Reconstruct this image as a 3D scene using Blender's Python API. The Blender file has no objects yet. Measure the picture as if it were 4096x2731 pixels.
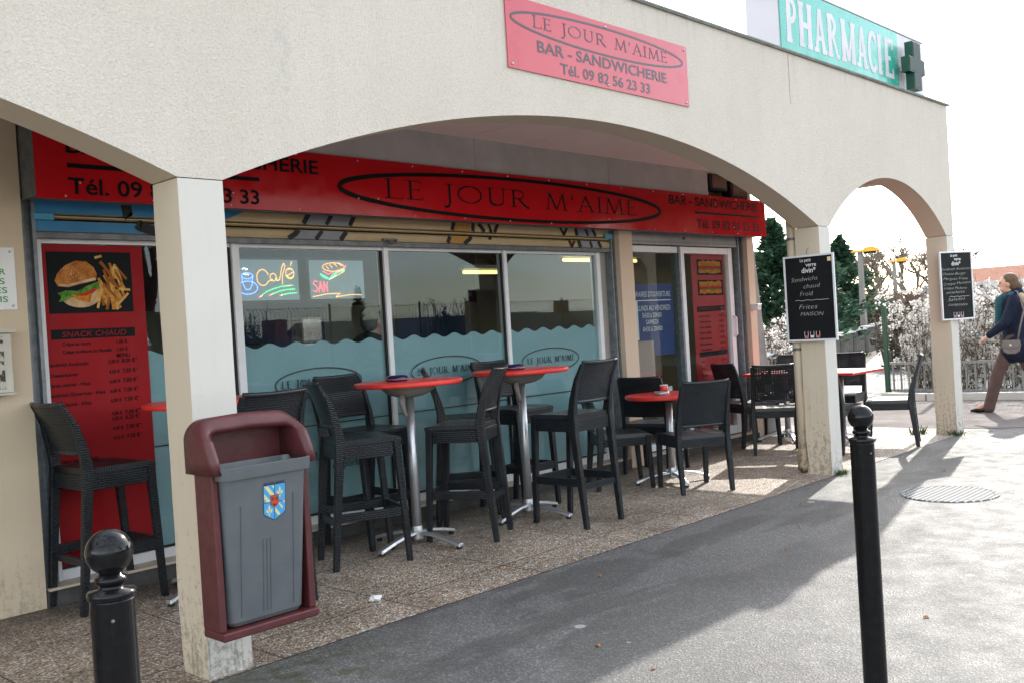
import bpy, bmesh, math, random
from mathutils import Vector, Matrix, noise as mnoise
R = math.radians
SC = bpy.context.scene
COL = SC.collection

# ------------------------------------------------------------------ camera
cam_d = bpy.data.cameras.new('camera'); cam = bpy.data.objects.new('camera', cam_d); COL.objects.link(cam)
SC.camera = cam
YAW, PIT, ROL = 0.8119, -0.0111, -0.0609
_fw = Vector((math.sin(YAW)*math.cos(PIT), math.cos(YAW)*math.cos(PIT), math.sin(PIT)))
_r0 = Vector((math.cos(YAW), -math.sin(YAW), 0)); _u0 = _r0.cross(_fw)
_r = math.cos(ROL)*_r0 + math.sin(ROL)*_u0; _u = -math.sin(ROL)*_r0 + math.cos(ROL)*_u0
M = Matrix((_r, _u, -_fw)).transposed().to_4x4(); M.translation = (0, 0, 1.33)
cam.matrix_world = M
cam_d.sensor_width = 36; cam_d.lens = 3933.6/4096*36; cam_d.clip_start = .05; cam_d.clip_end = 2000
SC.render.resolution_x, SC.render.resolution_y = 1024, 682

# ------------------------------------------------------------------ world, sun, exposure
SUNV = Vector((1.52, .37, 1.0)).normalized()          # towards the sun: behind the building, far right
EL = math.asin(SUNV.z); AZ = math.atan2(SUNV.x, SUNV.y)
W = bpy.data.worlds.new('World'); SC.world = W; W.use_nodes = True
nt = W.node_tree; bg = nt.nodes['Background']
sky = nt.nodes.new('ShaderNodeTexSky'); sky.sky_type = 'NISHITA'; sky.sun_disc = False
sky.sun_elevation = EL; sky.sun_rotation = AZ; sky.dust_density = .8; sky.air_density = 1.0
tc = nt.nodes.new('ShaderNodeTexCoord'); mp = nt.nodes.new('ShaderNodeMapping'); mp.inputs['Scale'].default_value = (1.6, 1.6, 4.5)
cn = nt.nodes.new('ShaderNodeTexNoise'); cn.inputs['Scale'].default_value = 1.7; cn.inputs['Detail'].default_value = 7; cn.inputs['Roughness'].default_value = .58
rp = nt.nodes.new('ShaderNodeValToRGB'); rp.color_ramp.elements[0].position = .40; rp.color_ramp.elements[1].position = .60
rp.color_ramp.elements[0].color = (0, 0, 0, 1); rp.color_ramp.elements[1].color = (.88, .88, .88, 1)
bw = nt.nodes.new('ShaderNodeRGBToBW')
cl = nt.nodes.new('ShaderNodeMix'); cl.data_type = 'RGBA'; cl.blend_type = 'MULTIPLY'; cl.inputs[0].default_value = 1; cl.inputs[7].default_value = (1.0, 1.03, 1.08, 1)
mx = nt.nodes.new('ShaderNodeMix'); mx.data_type = 'RGBA'
L = nt.links.new
L(tc.outputs['Generated'], mp.inputs[0]); L(mp.outputs[0], cn.inputs['Vector']); L(cn.outputs['Fac'], rp.inputs[0]); L(rp.outputs[0], mx.inputs[0])
cad = nt.nodes.new('ShaderNodeMath'); cad.operation = 'MULTIPLY_ADD'; cad.inputs[1].default_value = .75; cad.inputs[2].default_value = 3.2
tint = nt.nodes.new('ShaderNodeMix'); tint.data_type = 'RGBA'; tint.blend_type = 'MULTIPLY'; tint.inputs[0].default_value = 1; tint.inputs[7].default_value = (1.05, 1.0, .91, 1)
L(sky.outputs[0], bw.inputs[0]); L(bw.outputs[0], cad.inputs[0]); L(cad.outputs[0], cl.inputs[6]); L(sky.outputs[0], mx.inputs[6]); L(cl.outputs[2], mx.inputs[7]); L(mx.outputs[2], tint.inputs[6]); L(tint.outputs[2], bg.inputs[0])
bg.inputs[1].default_value = .14
sun_d = bpy.data.lights.new('sun', 'SUN'); sun_d.energy = 1.55; sun_d.angle = R(.5); sun_d.color = (1, .95, .87)
sun = bpy.data.objects.new('sun', sun_d); COL.objects.link(sun)
sun.rotation_euler = (-SUNV).to_track_quat('-Z', 'Y').to_euler()
VS = SC.view_settings; VS.view_transform = 'Standard'; VS.look = 'None'; VS.exposure = 2.03; VS.gamma = 1; VS.use_curve_mapping = False

# ------------------------------------------------------------------ helpers
class Fr:
    """a plane in space: origin, right, up, normal towards the reader"""
    def __init__(s, o, r, u=(0, 0, 1)):
        s.o = Vector(o); s.r = Vector(r).normalized(); s.u = Vector(u).normalized(); s.n = s.r.cross(s.u).normalized()
    def p(s, x, y, z=0): return s.o + s.r*x + s.u*y + s.n*z
def FY(Y): return Fr((0, Y, 0), (1, 0, 0))                # a plane facing -Y, coordinates are world X and Z

class MB:
    def __init__(s): s.v = []; s.f = []; s.mi = []; s.m = 0; s.k = 0
    def add(s, vs, fs):
        n = len(s.v); s.v += [tuple(v) for v in vs]
        for f in fs: s.f.append(tuple(i+n for i in f)); s.mi.append(s.m)
    def box(s, a, b):
        x0, y0, z0 = a; x1, y1, z1 = b
        s.add([(x0,y0,z0),(x1,y0,z0),(x1,y1,z0),(x0,y1,z0),(x0,y0,z1),(x1,y0,z1),(x1,y1,z1),(x0,y1,z1)],
              [(0,3,2,1),(4,5,6,7),(0,1,5,4),(1,2,6,5),(2,3,7,6),(3,0,4,7)])
    def bar(s, p, q, w, d=None, up=(0,0,1), w2=None, d2=None):
        """a straight bar of rectangular section, may taper"""
        p, q = Vector(p), Vector(q); d = d or w; w2 = w2 or w; d2 = d2 or d
        t = (q-p).normalized(); a = t.cross(Vector(up))
        if a.length < 1e-4: a = t.cross(Vector((0,1,0)))
        a.normalize(); b = a.cross(t)
        vs = [p+a*sx*w/2+b*sy*d/2 for sx, sy in ((-1,-1),(1,-1),(1,1),(-1,1))] + [q+a*sx*w2/2+b*sy*d2/2 for sx, sy in ((-1,-1),(1,-1),(1,1),(-1,1))]
        s.add(vs, [(0,3,2,1),(4,5,6,7),(0,1,5,4),(1,2,6,5),(2,3,7,6),(3,0,4,7)])
    def tube(s, pts, rad, n=10, cap=True):
        pts = [Vector(p) for p in pts]; rs = rad if isinstance(rad, (list, tuple)) else [rad]*len(pts)
        vs = []; a = None
        for i, p in enumerate(pts):
            t = (pts[min(i+1, len(pts)-1)] - pts[max(i-1, 0)]).normalized()
            if a is None:
                a = t.cross(Vector((0,0,1)));
                if a.length < 1e-3: a = t.cross(Vector((0,1,0)))
            a = (a - t*a.dot(t)).normalized(); b = t.cross(a)
            for k in range(n):
                g = 2*math.pi*k/n; vs.append(p + (a*math.cos(g)+b*math.sin(g))*rs[i])
        fs = []
        for i in range(len(pts)-1):
            for k in range(n): fs.append((i*n+k, i*n+(k+1)%n, (i+1)*n+(k+1)%n, (i+1)*n+k))
        if cap: fs.append(tuple(range(n))[::-1]); fs.append(tuple(range((len(pts)-1)*n, len(pts)*n)))
        s.add(vs, fs)
    def lathe(s, c, prof, n=28):
        c = Vector(c); vs = []; fs = []
        for r_, z in prof:
            for k in range(n):
                g = 2*math.pi*k/n; vs.append(c+Vector((r_*math.cos(g), r_*math.sin(g), z)))
        m = len(prof)
        for i in range(m-1):
            for k in range(n): fs.append((i*n+k, i*n+(k+1)%n, (i+1)*n+(k+1)%n, (i+1)*n+k))
        fs.append(tuple(range(n))[::-1]); fs.append(tuple(range((m-1)*n, m*n)))
        s.add(vs, fs)
    def ball(s, c, r, n=12, m=8, sc=(1,1,1)):
        c = Vector(c); vs = []; fs = []
        for i in range(m+1):
            th = math.pi*i/m
            for k in range(n):
                g = 2*math.pi*k/n; vs.append(c+Vector((r*sc[0]*math.sin(th)*math.cos(g), r*sc[1]*math.sin(th)*math.sin(g), r*sc[2]*math.cos(th))))
        for i in range(m):
            for k in range(n): fs.append((i*n+k, (i+1)*n+k, (i+1)*n+(k+1)%n, i*n+(k+1)%n))
        s.add(vs, fs)
    def capsule(s, p, r0, q, r1): s.tube([p, q], [r0, r1], 12); s.ball(p, r0, 12, 8); s.ball(q, r1, 12, 8)
    def poly(s, fr, pts, z0=0, z1=.0015):
        """flat outline on a plane, raised from z0 to z1"""
        A = sum(pts[i][0]*pts[(i+1)%len(pts)][1]-pts[(i+1)%len(pts)][0]*pts[i][1] for i in range(len(pts)))
        if A < 0: pts = pts[::-1]
        n = len(pts)
        s.add([fr.p(x, y, z0) for x, y in pts]+[fr.p(x, y, z1) for x, y in pts],
              [tuple(range(n))[::-1], tuple(range(n, 2*n))]+[(i, (i+1)%n, n+(i+1)%n, n+i) for i in range(n)])
    def stroke(s, fr, pts, w, z0=0, closed=False, t=.0012):
        """a ribbon along a polyline, each call a hair prouder than the last so overlaps never coincide"""
        s.k = (s.k+1) % 9; z1 = z0+t+s.k*.00012
        ws = w if isinstance(w, (list, tuple)) else [w]*len(pts)
        P = [Vector((p[0], p[1])) for p in pts]; n = len(P); Lf = []; Rt = []
        for i in range(n):
            a = P[(i-1) % n] if (closed or i) else P[i]; b = P[(i+1) % n] if (closed or i < n-1) else P[i]
            d = (b-a); d = d.normalized() if d.length > 1e-9 else Vector((1, 0)); q = Vector((-d.y, d.x))
            Lf.append(P[i]+q*ws[i]/2); Rt.append(P[i]-q*ws[i]/2)
        vs = [fr.p(x.x, x.y, z1) for x in Lf]+[fr.p(x.x, x.y, z1) for x in Rt]+[fr.p(x.x, x.y, z0) for x in Lf]+[fr.p(x.x, x.y, z0) for x in Rt]
        fs = []
        for i in range(n if closed else n-1):
            j = (i+1) % n
            fs += [(n+i, n+j, j, i), (i, j, 2*n+j, 2*n+i), (n+j, n+i, 3*n+i, 3*n+j)]
        s.add(vs, fs)
    def build(s, name, mats, parent=None, smooth=False, bevel=0, seg=2):
        me = bpy.data.meshes.new(name); me.from_pydata(s.v, [], s.f)
        mats = mats if isinstance(mats, (list, tuple)) else [mats]
        for m in mats: me.materials.append(m)
        if len(mats) > 1: me.polygons.foreach_set('material_index', s.mi)
        if smooth: me.polygons.foreach_set('use_smooth', [True]*len(me.polygons))
        me.update()
        o = bpy.data.objects.new(name, me); COL.objects.link(o)
        if parent: o.parent = parent
        if bevel:
            b = o.modifiers.new('bevel', 'BEVEL'); b.width = bevel; b.segments = seg; b.limit_method = 'ANGLE'; b.angle_limit = R(35)
        return o

def arc(cx, cy, rx, ry, a0, a1, n=16): return [(cx+rx*math.cos(R(a0+(a1-a0)*i/n)), cy+ry*math.sin(R(a0+(a1-a0)*i/n))) for i in range(n+1)]
def tag(o, label, cat, group=None, kind=None):
    if label: o['label'] = label
    if cat: o['category'] = cat
    if group: o['group'] = group
    if kind: o['kind'] = kind
    return o
def structure(o): o['kind'] = 'structure'; return o
def thing(name, label, cat, loc=(0,0,0), rz=0, group=None):
    o = bpy.data.objects.new(name, None); COL.objects.link(o); o.location = loc; o.rotation_euler = (0,0,rz); o.empty_display_size = .1
    return tag(o, label, cat, group)
def dup(o, loc=None, rz=None, label=None, parent=None):
    kids = list(o.children); c = o.copy(); COL.objects.link(c)
    if parent: c.parent = parent
    for k in kids: dup(k, parent=c)
    if loc is not None: c.location = loc
    if rz is not None: c.rotation_euler = (0, 0, rz)
    if label: c['label'] = label
    return c

# ------------------------------------------------------------------ materials
def mat(name, col, rough=.6, metal=0, spec=.5, emit=None, es=1, coat=0):
    m = bpy.data.materials.new(name); m.use_nodes = True; b = m.node_tree.nodes['Principled BSDF']
    b.inputs['Base Color'].default_value = (*col, 1); b.inputs['Roughness'].default_value = rough; b.inputs['Metallic'].default_value = metal
    b.inputs['Specular IOR Level'].default_value = spec; b.inputs['Coat Weight'].default_value = coat; b.inputs['Coat Roughness'].default_value = .04
    if emit: b.inputs['Emission Color'].default_value = (*emit, 1); b.inputs['Emission Strength'].default_value = es
    return m
class NT:
    def __init__(s, m): s.t = m.node_tree; s.b = s.t.nodes['Principled BSDF']
    def n(s, typ, **kw):
        x = s.t.nodes.new('ShaderNode'+typ)
        for k, v in kw.items():
            if k in x.inputs.keys() if isinstance(k, str) else False: x.inputs[k].default_value = v
            else: setattr(x, k, v)
        return x
    def l(s, a, b): s.t.links.new(a, b)
    def coord(s, kind='Object'):
        if kind == 'World': return s.n('NewGeometry').outputs['Position']
        return s.n('TexCoord').outputs[kind]
    def noise(s, vec, scale, detail=3, rough=.5, dist=0):
        x = s.n('TexNoise'); x.inputs['Scale'].default_value = scale; x.inputs['Detail'].default_value = detail; x.inputs['Roughness'].default_value = rough; x.inputs['Distortion'].default_value = dist
        s.l(vec, x.inputs['Vector']); return x.outputs['Fac']
    def vor(s, vec, scale, feature='F1', out='Distance', rnd=1):
        x = s.n('TexVoronoi'); x.feature = feature; x.inputs['Scale'].default_value = scale; x.inputs['Randomness'].default_value = rnd; s.l(vec, x.inputs['Vector']); return x.outputs[out]
    def ramp(s, fac, stops):
        x = s.n('ValToRGB'); e = x.color_ramp.elements
        while len(e) < len(stops): e.new(.5)
        for i, (p, c) in enumerate(stops): e[i].position = p; e[i].color = (*c, 1) if len(c) == 3 else c
        s.l(fac, x.inputs[0]); return x.outputs[0]
    def g(s, v): return (v, v, v)
    def mix(s, f, a, b, mode='MIX'):
        x = s.n('Mix'); x.data_type = 'RGBA'; x.blend_type = mode
        for sock, val in ((x.inputs[0], f), (x.inputs[6], a), (x.inputs[7], b)):
            if hasattr(val, 'is_linked'): s.l(val, sock)
            elif isinstance(val, (int, float)): sock.default_value = val
            else: sock.default_value = (*val, 1)
        return x.outputs[2]
    def math(s, op, a, b=None, c=None):
        x = s.n('Math'); x.operation = op
        for i, v in enumerate((a, b, c)):
            if v is None: continue
            if hasattr(v, 'is_linked'): s.l(v, x.inputs[i])
            else: x.inputs[i].default_value = v
        return x.outputs[0]
    def sep(s, v): x = s.n('SeparateXYZ'); s.l(v, x.inputs[0]); return x.outputs
    def comb(s, a, b, c=0):
        x = s.n('CombineXYZ')
        for i, v in enumerate((a, b, c)):
            if hasattr(v, 'is_linked'): s.l(v, x.inputs[i])
            else: x.inputs[i].default_value = v
        return x.outputs[0]
    def bump(s, h, strength=.5, dist=.01, prev=None):
        x = s.n('Bump'); x.inputs['Strength'].default_value = strength; x.inputs['Distance'].default_value = dist; s.l(h, x.inputs['Height'])
        if prev: s.l(prev, x.inputs['Normal'])
        s.l(x.outputs[0], s.b.inputs['Normal']); return x.outputs[0]
    def col(s, c): s.l(c, s.b.inputs['Base Color'])
    def rough(s, c): s.l(c, s.b.inputs['Roughness'])

def m_stucco():
    m = mat('stucco', (.66,.63,.59), .92, spec=.2); t = NT(m); p = t.coord('World')
    n1 = t.noise(p, 95, 4, .62, .8); n2 = t.noise(p, 1.3, 4, .6); z = t.sep(p)
    st = t.noise(t.comb(t.math('MULTIPLY', z[0], 3.2), 0, t.math('MULTIPLY', z[2], .22)), 2.2, 5, .65)
    c = t.ramp(n1, [(.28, (.545,.49,.43)), (.5, (.645,.588,.52)), (.8, (.69,.632,.565))])
    c = t.mix(.55, c, t.ramp(n2, [(.3, (.88,.87,.86)), (.7, (1,1,1))]), 'MULTIPLY')
    c = t.mix(.12, c, t.ramp(st, [(.36, (.80,.78,.75)), (.52, (1,1,1))]), 'MULTIPLY')
    sm = t.math('MULTIPLY', t.math('LESS_THAN', t.math('ABSOLUTE', t.math('ADD', t.math('SUBTRACT', z[0], 2.505), t.math('MULTIPLY', t.math('SUBTRACT', t.noise(p, 14, 4), .5), .16))), .028), t.math('MULTIPLY', t.math('GREATER_THAN', z[2], 2.43), t.math('LESS_THAN', z[2], 2.72)))
    c = t.mix(t.math('MULTIPLY', sm, t.ramp(t.noise(p, 22, 4, .7), [(.4, (0,0,0)), (.6, (.55,.55,.55))])), c, (.50,.48,.45))
    # drips below the coping
    dz = t.n('MapRange'); dz.inputs[1].default_value = 3.05; dz.inputs[2].default_value = 3.36; dz.inputs[3].default_value = 0; dz.inputs[4].default_value = 1; t.l(z[2], dz.inputs[0])
    dr_ = t.ramp(t.noise(t.comb(t.math('MULTIPLY', z[0], 9), 0, t.math('MULTIPLY', z[2], .5)), 2, 4, .6), [(.52, (0,0,0)), (.68, (1,1,1))])
    c = t.mix(t.math('MULTIPLY', t.math('MULTIPLY', dr_, dz.outputs[0]), .25), c, (.30,.28,.25))
    t.col(c); t.bump(n1, .75, .010); return m
def m_paint(name, col, dirt=(.10,.085,.06), amount=1.0, hi=1.0):
    """old masonry paint with dirt splashed up from the ground and vertical scuffs"""
    m = mat(name, col, .75, spec=.3); t = NT(m); p = t.coord('World'); s = t.sep(p)
    str_ = t.noise(t.comb(t.math('MULTIPLY', s[0], 14), t.math('MULTIPLY', s[1], 14), t.math('MULTIPLY', s[2], .9)), 3, 6, .7)
    sp = t.noise(p, 38, 5, .7); big = t.noise(p, 2.2, 4, .6)
    h = t.n('MapRange'); h.inputs[1].default_value = hi; h.inputs[2].default_value = 0; h.inputs[3].default_value = 0; h.inputs[4].default_value = 1; t.l(s[2], h.inputs[0])
    hh = t.math('POWER', h.outputs[0], 2.0)
    f = t.math('MULTIPLY', t.ramp(t.math('ADD', t.math('ADD', t.math('MULTIPLY', sp, .75), t.math('MULTIPLY', str_, .45)), t.math('MULTIPLY', hh, .24)), [(.76, (0,0,0)), (.90, (1,1,1))]), .62*amount)
    f2 = t.math('MULTIPLY', t.ramp(str_, [(.52, (0,0,0)), (.75, (1,1,1))]), t.math('ADD', .06, t.math('MULTIPLY', hh, .45*amount)))
    c = t.mix(t.math('MULTIPLY', big, .25), col, tuple(x*.8 for x in col))
    c = t.mix(f2, c, tuple(x*.45 for x in col)); c = t.mix(f, c, dirt); t.col(c)
    t.bump(t.noise(p, 150, 3, .6), .25, .004); return m
def m_aggregate():
    m = mat('exposed_aggregate', (.2,.15,.11), .7, spec=.3); t = NT(m); p = t.coord('World'); s = t.sep(p)
    v = t.n('TexVoronoi'); v.inputs['Scale'].default_value = 92; t.l(p, v.inputs['Vector'])
    cs = t.sep(v.outputs['Color'])
    pc = t.ramp(cs[0], [(.0, (.22,.17,.125)), (.25, (.40,.305,.225)), (.5, (.53,.435,.34)), (.72, (.39,.345,.30)), (.86, (.68,.62,.545)), (.97, (.82,.79,.74))])
    edge = t.ramp(v.outputs['Distance'], [(.0, (1,1,1)), (.38, (1,1,1)), (.68, (.46,.44,.42))])
    c = t.mix(1, pc, edge, 'MULTIPLY')
    dirt = t.noise(p, 1.6, 5, .65); c = t.mix(1, c, t.ramp(dirt, [(.34, (.62,.60,.58)), (.6, (1.05,1.02,1.0))]), 'MULTIPLY')
    # darker strip along the foot of the wall, its edge broken by noise
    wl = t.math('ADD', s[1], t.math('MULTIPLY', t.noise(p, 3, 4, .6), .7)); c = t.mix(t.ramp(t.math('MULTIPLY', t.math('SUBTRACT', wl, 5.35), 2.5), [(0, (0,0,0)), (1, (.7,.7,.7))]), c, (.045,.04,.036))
    # slab joints
    jx = t.math('ABSOLUTE', t.math('SUBTRACT', t.math('FRACT', t.math('MULTIPLY', t.math('SUBTRACT', s[0], .22), 1/.83)), .5))
    jy = t.math('ABSOLUTE', t.math('SUBTRACT', t.math('FRACT', t.math('MULTIPLY', t.math('SUBTRACT', s[1], 3.52), 1/.83)), .5))
    wob = t.math('MULTIPLY', t.noise(p, 14, 3), .006)
    j = t.math('MAXIMUM', t.math('LESS_THAN', jx, t.math('ADD', .002, wob)), t.math('LESS_THAN', jy, t.math('ADD', .002, wob)))
    c = t.mix(t.math('MULTIPLY', j, .8), c, (.025,.022,.02)); t.col(c)
    b = t.bump(t.math('SUBTRACT', 1, v.outputs['Distance']), .8, .008); t.bump(t.math('SUBTRACT', 1, j), .6, .008, b)
    t.rough(t.ramp(cs[1], [(.2, (.38,)*3), (.9, (.8,)*3)])); return m
def m_asphalt():
    m = mat('asphalt', (.1,.1,.1), .8, spec=.2); t = NT(m); p = t.coord('World'); s = t.sep(p)
    v = t.n('TexVoronoi'); v.inputs['Scale'].default_value = 120; t.l(p, v.inputs['Vector']); cs = t.sep(v.outputs['Color'])
    c = t.ramp(cs[0], [(0, (.112,.109,.106)), (.45, (.132,.129,.125)), (.8, (.150,.146,.142)), (.97, (.23,.225,.22))])
    n1 = t.noise(p, .9, 6, .62, .4); n2 = t.noise(p, 5, 5, .6)
    c = t.mix(1, c, t.ramp(n1, [(.36, (.84,.83,.84)), (.50, (1,1,1)), (.66, (1.08,1.07,1.06))]), 'MULTIPLY')
    c = t.mix(1, c, t.ramp(n2, [(.3, (.88,.88,.88)), (.7, (1.08,1.08,1.07))]), 'MULTIPLY')
    # old damp stains with outlines of their own
    d = t.noise(t.comb(t.math('MULTIPLY', s[0], .55), t.math('MULTIPLY', s[1], 1.6)), 1.15, 5, .55, .3)
    zone = t.ramp(t.math('MULTIPLY', s[1], .25), [(.55, (0,0,0)), (.72, (1,1,1))])
    c = t.mix(t.math('MULTIPLY', t.ramp(d, [(.49, (0,0,0)), (.535, (.5,.5,.5)), (.64, (.58,.58,.58))]), zone), c, (.068,.066,.064))
    # trodden chewing gum
    gv = t.n('TexVoronoi'); gv.inputs['Scale'].default_value = 4.2; t.l(t.comb(s[0], s[1]), gv.inputs['Vector']); gs = t.sep(gv.outputs['Color'])
    g1 = t.math('LESS_THAN', gv.outputs['Distance'], t.math('MULTIPLY', t.math('POWER', gs[0], 2.6), .13))
    c = t.mix(t.math('MULTIPLY', g1, t.math('ADD', .25, t.math('MULTIPLY', gs[1], .75))), c, (.36,.36,.35))
    # moss close to the foot of the first pillar
    ds = t.n('VectorMath'); ds.operation = 'DISTANCE'; t.l(p, ds.inputs[0]); ds.inputs[1].default_value = (2.25, 3.45, 0)
    mo = t.math('MULTIPLY', t.ramp(ds.outputs['Value'], [(.15, (1,1,1)), (.65, (0,0,0))]), t.ramp(t.noise(p, 9, 5, .7), [(.45, (0,0,0)), (.6, (1,1,1))]))
    c = t.mix(t.math('MULTIPLY', mo, .6), c, (.05,.06,.015))
    t.col(c); t.bump(v.outputs['Distance'], .5, .004); t.rough(t.ramp(n2, [(.3, (.55,)*3), (.7, (.78,)*3)])); return m
def m_weave(name, seat=False, holes=False):
    m = mat(name, (.012,.014,.018), .34, spec=.5); t = NT(m); o = t.coord('Object'); s = t.sep(o)
    vec = t.comb(s[0], s[1]) if seat else t.comb(t.math('ADD', s[0], t.math('MULTIPLY', s[1], .8)), s[2])
    b = t.n('TexBrick'); b.inputs['Scale'].default_value = 1; b.inputs['Brick Width'].default_value = .036; b.inputs['Row Height'].default_value = .0125
    b.inputs['Mortar Size'].default_value = .0028; b.inputs['Mortar Smooth'].default_value = 1; b.offset = .5
    b.inputs['Color1'].default_value = (1,1,1,1); b.inputs['Color2'].default_value = (.7,.7,.7,1); b.inputs['Mortar'].default_value = (0,0,0,1)
    t.l(vec, b.inputs['Vector'])
    inv = t.math('SUBTRACT', 1, b.outputs['Fac']); t.bump(inv, 1, .011)
    n = t.noise(o, 12, 3)
    t.col(t.mix(inv, (.002,.002,.003), t.ramp(n, [(.3, (.012,.016,.021)), (.7, (.020,.025,.032))])))
    t.rough(t.ramp(n, [(.3, (.28,)*3), (.7, (.42,)*3)]))
    if holes:
        fx = t.math('ABSOLUTE', t.math('SUBTRACT', t.math('FRACT', t.math('MULTIPLY', s[0], 1/.022)), .5)); fz = t.math('ABSOLUTE', t.math('SUBTRACT', t.math('FRACT', t.math('MULTIPLY', s[2], 1/.0188)), .5))
        k = t.math('MULTIPLY', t.math('LESS_THAN', fx, .17), t.math('LESS_THAN', fz, .13))
        k = t.math('MULTIPLY', k, t.math('LESS_THAN', t.math('ABSOLUTE', s[0]), .165))
        k = t.math('MULTIPLY', k, t.math('GREATER_THAN', t.noise(o, 9, 2), .47))
        t.l(t.math('SUBTRACT', 1, k), t.b.inputs['Alpha'])
    return m
def m_noise(name, a, b, scale, rough=.6, metal=0, bump=0, detail=4, bd=.004, spec=.5, coat=0):
    m = mat(name, a, rough, metal, spec, coat=coat); t = NT(m); p = t.coord('Object'); n = t.noise(p, scale, detail, .6)
    t.col(t.ramp(n, [(.3, a), (.7, b)]))
    t.rough(t.ramp(t.noise(p, scale*2.3, 4, .6), [(.3, (max(rough-.1, .03),)*3), (.7, (min(rough+.12, 1),)*3)]))
    if bump: t.bump(t.noise(p, scale*6, 3), bump, bd)
    return m
def m_glass():
    m = bpy.data.materials.new('window_glass'); m.use_nodes = True; t = m.node_tree; t.nodes.remove(t.nodes['Principled BSDF']); out = t.nodes['Material Output']
    tr = t.nodes.new('ShaderNodeBsdfTransparent'); tr.inputs[0].default_value = (.86,.90,.90,1); gl = t.nodes.new('ShaderNodeBsdfGlossy'); gl.inputs['Roughness'].default_value = 0; gl.inputs[0].default_value = (.80,.93,1,1)
    fr = t.nodes.new('ShaderNodeFresnel'); fr.inputs[0].default_value = 1.5; mx = t.nodes.new('ShaderNodeMixShader')
    ge = t.nodes.new('ShaderNodeNewGeometry'); iv = t.nodes.new('ShaderNodeMath'); iv.operation = 'SUBTRACT'; iv.inputs[0].default_value = 1; t.links.new(ge.outputs['Backfacing'], iv.inputs[1]); ml = t.nodes.new('ShaderNodeMath'); ml.operation = 'MULTIPLY'; t.links.new(fr.outputs[0], ml.inputs[0]); t.links.new(iv.outputs[0], ml.inputs[1])
    t.links.new(ml.outputs[0], mx.inputs[0]); t.links.new(tr.outputs[0], mx.inputs[1]); t.links.new(gl.outputs[0], mx.inputs[2]); t.links.new(mx.outputs[0], out.inputs[0]); return m

STUCCO = m_stucco()
WHITEP = m_paint('white_masonry_paint', (.60,.57,.525), (.12,.10,.08), 1.0, .7)
BEIGE = m_paint('beige_masonry_paint', (.61,.515,.40), (.13,.10,.07), .9, 1.5)
PEACH = m_paint('peach_masonry_paint', (.62,.47,.36), (.10,.08,.06), .6, .6)
CREAM = m_paint('cream_wall_paint', (.60,.49,.36), (.10,.08,.06), .5, .8)
AGG = m_aggregate(); ASPH = m_asphalt()
WEAVE = m_weave('charcoal_weave'); WEAVES = m_weave('charcoal_weave_seat', True); WEAVEH = m_weave('charcoal_weave_open', False, True)
RED = m_noise('red_sign_plastic', (.44,.008,.012), (.48,.010,.015), 3, .10, spec=.14)
REDF = m_noise('red_sign_faded', (.48,.045,.075), (.53,.06,.09), 2, .22, spec=.5)
REDT = m_noise('red_table_laminate', (.72,.030,.022), (.78,.036,.026), 6, .38, spec=.65)
REDM = m_noise('red_menu_print', (.25,.005,.008), (.29,.006,.010), 3, .6, spec=.2)
BLACKL = mat('black_lettering', (.007,.007,.008), .5, spec=.06)
GREYL = mat('dark_lettering_faded', (.035,.035,.05), .35)
BOLL = m_noise('black_gloss_enamel', (.004,.004,.005), (.008,.008,.009), 40, .13, spec=.28)
ALU = m_noise('brushed_aluminium', (.52,.53,.55), (.60,.61,.63), 30, .38, .85)
ALUW = m_noise('white_aluminium_frame', (.66,.67,.70), (.72,.73,.75), 9, .4)
STEELD = m_noise('weathered_steel', (.11,.12,.13), (.20,.21,.22), 14, .55, .5, .15)
STEELG = m_noise('grey_galvanised_rail', (.14,.16,.18), (.24,.26,.28), 22, .5, .4, .2)
GREYPANEL = m_noise('grey_fibre_cement', (.42,.40,.38), (.52,.50,.475), 3.5, .85, 0, .15)
CEIL = m_noise('pinkish_ceiling_panel', (.84,.73,.69), (.88,.77,.73), 2.5, .8, 0, .05)
GLASS = m_glass()
FILM = m_noise('frosted_film', (.30,.455,.495), (.325,.48,.52), 2, .4, spec=.3)
INK = mat('dark_printed_ink', (.012,.02,.024), .4)
PLASTG = m_noise('grey_bin_plastic', (.092,.102,.112), (.115,.125,.135), 9, .42, 0, .1)
MAROON = m_noise('maroon_bin_plastic', (.068,.013,.015), (.10,.021,.023), 11, .46, 0, .12)
CHALKB = m_noise('blackboard_face', (.006,.007,.008), (.010,.011,.012), 7, .6, spec=.2)
CHALK = mat('chalk_white', (.42,.42,.40), .9)
WHITEPL = m_noise('white_plastic', (.72,.72,.72), (.78,.78,.78), 5, .4)
PHG = m_noise('pharmacy_green', (.012,.34,.26), (.016,.38,.29), 3, .25)
DGREEN = m_noise('dark_green_metal', (.006,.05,.03), (.01,.07,.042), 8, .4)
PHGREY = m_noise('led_cross_face', (.018,.035,.032), (.035,.055,.05), 60, .6)
CONC = m_noise('weathered_concrete', (.20,.19,.18), (.34,.33,.31), 4, .9, 0, .4)
TILE = m_noise('beige_sill_tile', (.48,.40,.31), (.56,.47,.38), 5, .5)
GROUT = m_noise('dark_riser_cement', (.035,.035,.034), (.075,.07,.068), 9, .9, 0, .3)
ORANGEP = mat('ochre_spray_paint', (.42,.21,.05), .7)
BLUEP = m_noise('blue_spray_paint', (.018,.17,.36), (.026,.21,.42), 4, .55)
TANP = m_noise('tan_shutter_paint', (.42,.31,.17), (.50,.38,.22), 4, .6)
GREYP = m_noise('grey_spray_paint', (.20,.20,.23), (.27,.27,.30), 5, .6)
BLKP = mat('black_spray_paint', (.012,.012,.014), .7)
GLIDE = mat('black_rubber', (.012,.012,.012), .7)
BLUEPAN = mat('blue_door_print', (.012,.035,.18), .5)
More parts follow.
